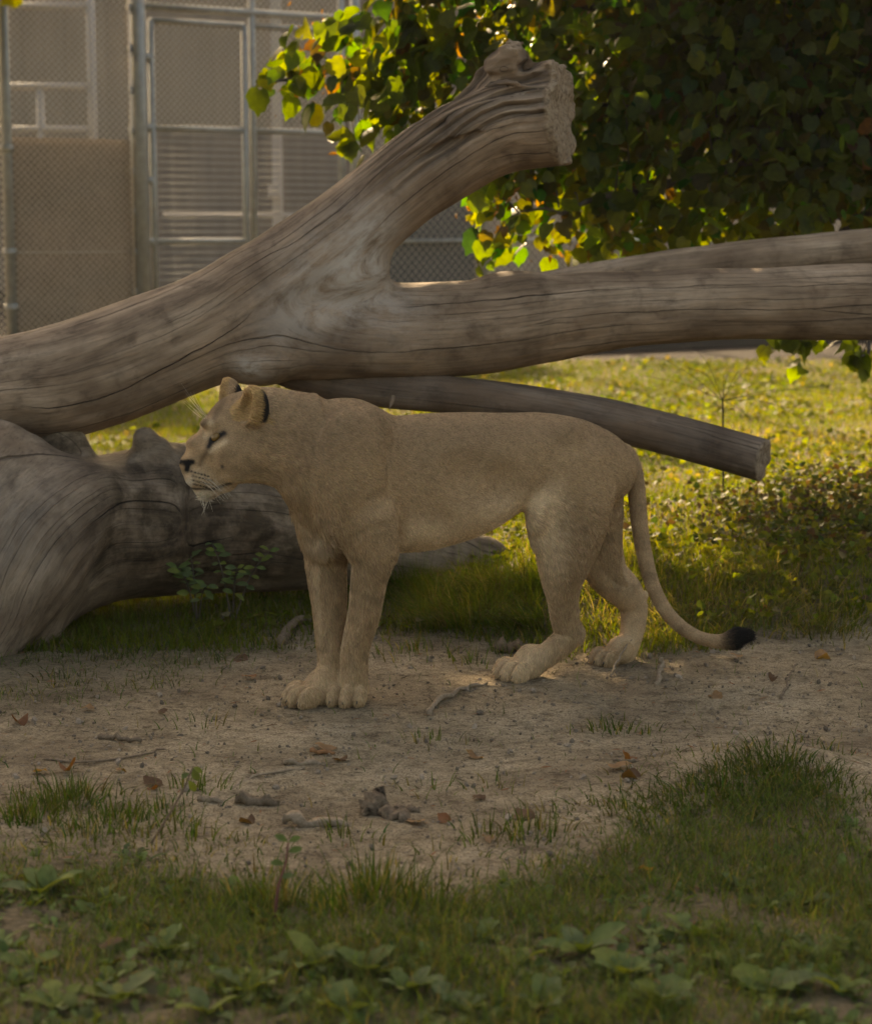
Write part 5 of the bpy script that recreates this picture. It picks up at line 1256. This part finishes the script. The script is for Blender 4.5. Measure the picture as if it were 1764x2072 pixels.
for x, y, nl, s, k in ((90, 1810, 8, .12, 0), (200, 1830, 6, .09, 0), (330, 1930, 8, .10, 1), (60, 1960, 7, .09, 2), (640, 1960, 8, .12, 0), (740, 1975, 7, .11, 2), (830, 2010, 8, .10, 0), (500, 2010, 8, .11, 1), (960, 1900, 6, .08, 2),
                       (1040, 1960, 8, .10, 1), (1180, 1930, 8, .12, 0), (1260, 1980, 7, .10, 2), (1400, 1900, 8, .10, 1), (1480, 1960, 7, .11, 0), (1560, 2010, 8, .10, 2), (1660, 1930, 8, .11, 1), (1700, 2010, 6, .10, 0), (1330, 2035, 7, .12, 2), (1100, 2040, 8, .10, 0),
                       (930, 2050, 7, .10, 1), (700, 2055, 7, .10, 2), (420, 2055, 8, .10, 0), (240, 2030, 7, .11, 2), (120, 2045, 7, .10, 1), (1620, 1830, 6, .08, 2), (1290, 1830, 6, .07, 1), (1500, 1800, 5, .07, 0), (880, 1190, 6, .10, 1), (840, 1215, 5, .08, 0), (1090, 1262, 6, .07, 1)): rosette(x, y, nl, s, k, 1.5 if y < 1300 else 1.0)

# ---- ivy-covered mound at the right
mp_ = onground(2.0, 9.5); iv = empty('ivy_mound', mp_); tag(iv, 'low mound overgrown with ivy and dry leaves at the edge of the sunlit lawn', 'shrub')
n = 5200; X_ = 2.05 + rng.normal(size=n) * .48; Y_ = 9.4 + rng.normal(size=n) * .5
p = zput(X_, Y_); p[:, 2] += np.abs(rng.normal(size=n)) * .05
nr = rng.normal(size=(n, 3)) * .6 + [0, -.4, 1]; tp = rng.normal(size=(n, 3)) * [1, 1, .4] + [0, -.4, -.2]
ci = gcol(n, (.048, .060, .014), .12); r_ = rng.random(n); ci[r_ < .22] = np.array([.075, .046, .028]) * rng.uniform(.5, 1.3, ((r_ < .22).sum(), 1)); ci[r_ > .9] = np.array([.085, .088, .016])
a_, b_, c_ = scatter(*LSC, p, frames(tp, nr), rng.uniform(.014, .036, n), ci)
o = obj('foliage', mesh_np('foliage', a_ - mp_, b_, True, c_), M_WEED, iv); o['kind'] = 'stuff'

# ---- saplings before the fallen trunk
def sapling(x, y, tips, label, size=.03):
    p = GT(x, y) - [0, 0, .01]; e = empty('sapling', p); tag(e, label, 'sapling', 'small saplings by the fallen trunk')
    for tx, ty, dY in tips:
        q = P(tx, ty, p[1] + dY); mid = (p + q) / 2 + [0, 0, .05]; ln = spline([p, mid, q], 9); mb = MB(); mb.tube(ln, np.linspace(.004, .0012, 9), 4)
        obj('stem', mesh_np('stem', np.concatenate(mb.V) - p, np.concatenate(mb.F)), M_BARK, e)
        for i in range(3, 9):
            for s in (-1, 1):
                tp = np.array([[s * .8, -.2, .2]]) + .3 * rng.normal(size=(1, 3)); nr = np.array([[0, -.8, .8]]) + .3 * rng.normal(size=(1, 3)); r = frames(tp, nr)[0]; sz = size * rng.uniform(.7, 1.3)
                o = bpy.data.objects.new('leaf', WM[0 + int(rng.integers(0, 3))]); col.objects.link(o); o.parent = e
                o.matrix_local = Matrix([[*(r[:, k] * sz * 1.5), ln[i][k] - p[k]] for k in range(3)] + [[0, 0, 0, 1]])
sapling(470, 1262, [(545, 1115, 0), (430, 1100, .05), (480, 1150, -.1)], 'thin grey-green sapling with small oval leaves against the dark fallen trunk')
sapling(400, 1262, [(360, 1150, 0), (420, 1185, -.1), (385, 1120, .05)], 'leafy low sapling beside the taller one against the dark fallen trunk')
# ================================================================== litter on the ground
# grit and clods
n = 9000; X_ = rng.uniform(-1.5, 1.5, n); Y_ = 4.2 + 4.0 * rng.random(n)
m = rng.random(n) > green(X_, Y_, H(X_, Y_)) * .9; X_, Y_ = X_[m], Y_[m]; n = len(X_)
IV = np.array([(1, 0, 0), (-1, 0, 0), (0, 1, 0), (0, -1, 0), (0, 0, 1), (0, 0, -1)], float); IF = np.array([(0, 2, 4), (2, 1, 4), (1, 3, 4), (3, 0, 4), (2, 0, 5), (1, 2, 5), (3, 1, 5), (0, 3, 5)])
IV8 = np.concatenate([IV, [(IV[f].mean(0) / np.linalg.norm(IV[f].mean(0))) * .95 for f in IF]]); IF8 = np.array([g for k, f in enumerate(IF) for g in ((f[0], f[1], 6 + k), (f[1], f[2], 6 + k), (f[2], f[0], 6 + k))])
sz = .002 + .006 * rng.random(n) ** 4 + .009 * (rng.random(n) < .025)
rot = frames(rng.normal(size=(n, 3)), rng.normal(size=(n, 3)))
p = zput(X_, Y_); p[:, 2] += .005 + sz * .2
cg = np.array([.20, .155, .115]) * rng.uniform(.45, 1.35, (n, 1))
a_, b_, c_ = scatter(IV8 * [1, .75, .6], IF8, p, rot, sz, np.clip(cg, .02, .6))
t = NT('grit'); M_GRIT = t.done(t.pbr(t.attr('col').outputs['Color'], .95, None, .15))
o = obj('gravel', mesh_np('gravel', a_, b_, False, c_), M_GRIT); tag(o, 'grit and small clods scattered over the bare dirt path', 'gravel', kind='stuff')
# chaff: bits of dry stem and leaf trodden into the dirt
n = 6500; X_ = rng.uniform(-1.5, 1.5, n); Y_ = 4.3 + 3.6 * rng.random(n); az = rng.uniform(0, 6.28, n)
tp = np.stack([np.cos(az), np.sin(az), rng.normal(size=n) * .15], 1); nr = np.stack([0 * az, 0 * az, 0 * az + 1], 1) + .35 * rng.normal(size=(n, 3))
p = zput(X_, Y_); p[:, 2] += .008; WC = weed_leaf(0)[0] * [.25, 1, .4], weed_leaf(0)[1]
ch = np.array([.16, .115, .070]) * rng.uniform(.4, 1.5, (n, 1)); r_ = rng.random(n); ch[r_ < .12] = [.20, .085, .04]
a_, b_, c_ = scatter(*WC, p, frames(tp, nr), rng.uniform(.008, .04, n), ch)
o = obj('leaf_litter', mesh_np('leaf_litter', a_, b_, True, c_), M_GRIT); tag(o, 'crumbled dry stems and leaf bits trodden into the dirt path', 'litter', kind='stuff')
# fallen leaves
DL = []
for k in range(5):
    V, F = leaf_shape(8, .05, .35 + .2 * rng.random(), .5 * rng.random(), .42); V[:, 2] += .14 * np.sin(V[:, 0] * 7 + k) + .06 * np.sin(V[:, 1] * 9 + k)
    for c_ in ((.17, .075, .038), (.22, .13, .07), (.10, .058, .036)):
        me = mesh_np('fallen_leaf', V, F, True, np.tile(np.array(c_) * rng.uniform(.8, 1.2), (len(V), 1))); me.materials.append(M_WEED); DL.append(me)
spots = [(490, 1335), (495, 1378), (785, 1252), (1000, 1208), (140, 1560), (70, 1570), (235, 1565), (300, 1585), (305, 1605), (190, 1440), (320, 1450), (975, 1620), (1040, 1655), (885, 1665), (1230, 1560), (1260, 1575), (985, 1700), (950, 1535), (1560, 1382), (1440, 1410), (1275, 1540), (860, 1672), (510, 1670), (1545, 1250), (1230, 1240), (1280, 1165), (1650, 1335), (1500, 1335), (560, 1900), (200, 1930), (740, 1400), (45, 1470), (640, 1520), (1320, 1770), (1210, 1905), (690, 1545)]
for x, y in spots:
    p = GT(x, y) + [0, 0, .010]; o = bpy.data.objects.new('fallen_leaf', DL[int(rng.integers(0, len(DL)))]); col.objects.link(o); o.location = p
    s = rng.uniform(.035, .07); o.scale = (s, s, s); o.rotation_euler = (rng.uniform(-.4, .4), rng.uniform(-.4, .4), rng.uniform(0, 6.28))
    kc = ('rust-red', 'pale tan', 'dark brown')[DL.index(o.data) % 3]; kp = 'among the grass behind the bare path' if y < 1345 else ('on the bare dirt path' if y < 1700 else 'in the near turf')
    tag(o, f'curled {kc} dry leaf lying {kp}', 'leaf', f'{kc} dry leaves {kp}')
# sticks, chips and bark
t = NT('grey_stick'); pos = t.n('NewGeometry').outputs['Position']; nb = t.noise(pos, 90, 4, .7)
M_STICK = t.done(t.pbr(t.ramp(nb, [(.3, (.14, .10, .065)), (.7, (.30, .225, .155))]), .9, t.bump(nb, .004, .7), .15))
t = NT('dark_bark'); pos = t.n('NewGeometry').outputs['Position']; nb = t.noise(pos, 60, 5, .7)
M_DBARK = t.done(t.pbr(t.ramp(nb, [(.3, (.075, .052, .034)), (.7, (.20, .145, .098))]), .9, t.bump(nb, .006, .9), .15))
t = NT('red_wood'); pos = t.n('NewGeometry').outputs['Position']; nb = t.noise(pos, 70, 4, .7)
M_RED = t.done(t.pbr(t.ramp(nb, [(.3, (.15, .065, .03)), (.7, (.30, .15, .07))]), .9, t.bump(nb, .004, .7), .15))
def stick(name, rows, r0, r1, mat, label, cat='stick', flat=1.0, lift=0.0, n=14, group=None):
    q = np.array([GT(x, y) + [0, 0, z] for x, y, z in rows]); q = spline(q, n) if len(q) > 2 else np.array([q[0] * (1 - u) + q[1] * u for u in np.linspace(0, 1, n)])
    q = q + rng.normal(size=q.shape) * min(r0, .006) * .5; mb = MB(); mb.tube(q, np.linspace(r0, r1, n) * rng.uniform(.85, 1.15, n), 7)
    b = q[0].copy(); b[2] = q[:, 2].min(); V = np.concatenate(mb.V) - b
    if flat != 1: V[:, 2] = V[:, 2] * flat
    o = obj(name, mesh_np(name, V, np.concatenate(mb.F)), mat, None, b); tag(o, label, cat, group); return o
stick('stick', [(868, 1450, .006), (885, 1425, .01), (915, 1410, .012), (950, 1395, .01), (985, 1388, .006)], .011, .005, M_STICK, 'short curved grey stick on the dirt before the near hind paw')
stick('twig', [(470, 1600, .004), (490, 1582, .006), (540, 1570, .006), (600, 1562, .005), (620, 1558, .004)], .005, .003, M_STICK, 'thin bent pale twig lying beside the flat wood chip')
stick('stick', [(200, 1495, .006), (240, 1500, .009), (285, 1505, .006)], .010, .006, M_DBARK, 'stubby dark stick on the dirt left of the front paws')
stick('twig', [(1235, 1370, .0), (1255, 1352, .05), (1278, 1340, .085)], .0045, .0028, M_STICK, 'thin twig standing aslant before the far hind paw')
stick('twig', [(1578, 1415, .005), (1592, 1385, .012), (1612, 1352, .02)], .006, .003, M_DBARK, 'faint brown twig on the dirt beyond the tail tuft')
stick('stick', [(90, 1540, .004), (180, 1545, .006), (290, 1530, .006), (330, 1518, .005)], .004, .0025, M_DBARK, 'long thin dark twig across the path below the trunk')
stick('stick', [(1330, 1385, 0), (1336, 1365, .02), (1338, 1362, .05)], .010, .008, M_STICK, 'small pale upright peg of wood behind the sunny dirt patch', 'peg')
stick('root', [(565, 1305, .0), (600, 1268, .02), (680, 1262, .015), (760, 1268, .0)], .022, .012, M_DBARK, 'grey half-buried root running behind the front legs', 'root')
def chip(x, y, L_, W_, T_, rz, mat, label, name='wood_chip', cat='wood chip', tilt=.1):
    p = GT(x, y); n = 10; u = np.linspace(-1, 1, n); rows = []
    wv = (1 - .55 * np.abs(u) ** 3) * (1 + .25 * rng.normal(size=n) * .6)
    V = []; F = []
    for i in range(n):
        z = .012 * math.sin(i * 1.3 + rz) * L_ * 4
        for (a, b) in ((-1, 0), (1, 0), (.8, 1), (-.8, 1)): V.append((u[i] * L_ / 2, a * W_ / 2 * wv[i] + .1 * W_ * rng.normal(), b * T_ * (1 + .25 * rng.normal()) + z))
    for i in range(n - 1):
        for k in range(4): F.append((i * 4 + k, i * 4 + (k + 1) % 4, (i + 1) * 4 + (k + 1) % 4, (i + 1) * 4 + k))
    F += [(3, 2, 1, 0), ((n - 1) * 4, (n - 1) * 4 + 1, (n - 1) * 4 + 2, (n - 1) * 4 + 3)]
    o = obj(name, mesh_np(name, V, F, True), mat, None, p + [0, 0, .002]); o.rotation_euler = (rng.uniform(-.1, .1), tilt, rz); tag(o, label, cat); return o
chip(617, 1550, .125, .030, .012, .22, M_STICK, 'flat pale wood chip lying on the dirt near the front paws')
chip(652, 1526, .075, .020, .010, .05, M_RED, 'reddish splinter of wood beside the flat pale chip')
chip(645, 1673, .19, .035, .022, .08, M_STICK, 'long weathered wood slab on the dirt below the bark lump')
chip(520, 1630, .12, .03, .022, -.05, M_DBARK, 'rough dark bark strip left of the bark lump', 'bark_piece', 'bark')
chip(760, 1645, .085, .060, .040, .9, M_DBARK, 'knobbly grey-brown bark lump standing on the bare dirt', 'bark_piece', 'bark', -.5)
chip(800, 1660, .10, .05, .022, -.5, M_DBARK, 'broken bark flake leaning on the bark lump', 'bark_piece', 'bark', .2)
chip(822, 1645, .07, .02, .015, .1, M_DBARK, 'small dark bark crumb right of the bark lump', 'bark_piece', 'bark')
chip(425, 1625, .07, .02, .012, .0, M_STICK, 'little grey chip at the foot of the leaning weed', 'bark_piece', 'bark')
chip(1035, 1318, .13, .06, .035, .1, M_DBARK, 'earth-brown clod behind the toes of the near hind paw', 'dirt_clod', 'clod')
chip(1270, 1545, .09, .02, .008, .1, M_DBARK, 'thin dark bark flake alone on the open dirt', 'bark_piece', 'bark')
# leaning weed with a hanging dry leaf, and a red-stemmed one
def stalk(name, rows, r, leaves, label, colr, Y0=None):
    b = GT(rows[0][0], rows[0][1]); q = spline(np.array([b - [0, 0, .01]] + [P(x, y, b[1] + dY) for x, y, dY in rows[1:]]), 12); e = empty(name, b); tag(e, label, 'weed')
    t = NT(name + '_stem'); ms = t.done(t.pbr(colr, .8, None, .2))
    mb = MB(); mb.tube(q, np.linspace(r, r * .5, 12), 5); obj('stem', mesh_np('stem', np.concatenate(mb.V) - b, np.concatenate(mb.F)), ms, e)
    for i, az, s, dz in leaves:
        tp = np.array([[math.cos(az), .2, dz]]); nr = np.array([[.2 * math.sin(az), -.8, .6]]); rr = frames(tp, nr)[0]
        o = bpy.data.objects.new('leaf', WM[int(rng.integers(0, 3))]); col.objects.link(o); o.parent = e; o.matrix_local = Matrix([[*(rr[:, k] * s), q[i][k] - b[k]] for k in range(3)] + [[0, 0, 0, 1]])
    return e
stalk('leaning_weed', [(300, 1708, 0), (335, 1660, .0), (370, 1600, .02), (390, 1552, .03)], .0035, [(11, -1.2, .045, -1.2), (11, .4, .03, -.6), (10, 2.8, .03, -.5), (9, -.6, .04, -1.4)], 'tall leaning weed stalk with drooping leaves on the bare dirt', (.13, .085, .055))
stalk('red_weed', [(555, 1870, 0), (562, 1800, .0), (578, 1745, .02), (583, 1705, .03)], .0042, [(5, .3, .03, .3), (7, 2.9, .035, .1), (9, .2, .035, .3), (11, 2.6, .035, .5), (11, .5, .03, .4)], 'red-stemmed weed with oval leaves at the edge of the near turf', (.12, .045, .035))
# dead flower stalk in the lawn
b = GT(1463, 1000); e = empty('dry_stalk', b); tag(e, 'thin black dry flower stalk with hair-fine rays behind the sawn limb', 'weed')
t = NT('black_stalk'); M_BLK = t.done(t.pbr((.02, .016, .012), .8, None, .2))
q = spline([b - [0, 0, .02], P(1463, 900, b[1]), P(1462, 810, b[1])], 8); mb = MB(); mb.tube(q, np.linspace(.006, .005, 8), 5); obj('stem', mesh_np('stem', np.concatenate(mb.V) - b, np.concatenate(mb.F)), M_BLK, e)
for tx, ty in ((1400, 700), (1390, 745), (1300, 760), (1340, 725), (1520, 745), (1550, 700), (1630, 850), (1700, 800), (1764, 770), (1530, 860), (1475, 750), (1465, 760)):
    q1 = P(tx, ty, b[1] + rng.uniform(-.15, .15)); mb = MB(); mb.tube(spline([q[-1], (q[-1] + q1) / 2 + [0, 0, rng.uniform(.0, .06)], q1], 7), np.linspace(.0016, .0009, 7), 3)
    obj('ray', mesh_np('ray', np.concatenate(mb.V) - b, np.concatenate(mb.F)), M_BLK, e)

# ================================================================== the hazy evening air
hz = MB(); hz.box((0, 24, 5.2), (70, 40, 6.6)); hm = bpy.data.materials.new('haze_air'); hm.use_nodes = True; hm.node_tree.nodes.clear()
pv = hm.node_tree.nodes.new('ShaderNodeVolumePrincipled'); ho = hm.node_tree.nodes.new('ShaderNodeOutputMaterial'); hm.node_tree.links.new(pv.outputs[0], ho.inputs['Volume'])
pv.inputs['Color'].default_value = (.96, .94, .92, 1); pv.inputs['Density'].default_value = .00035; pv.inputs['Anisotropy'].default_value = .3
ha = obj('haze', hz.mesh('haze', False), hm); tag(ha, 'thin warm haze hanging in the evening air', 'haze', kind='stuff')
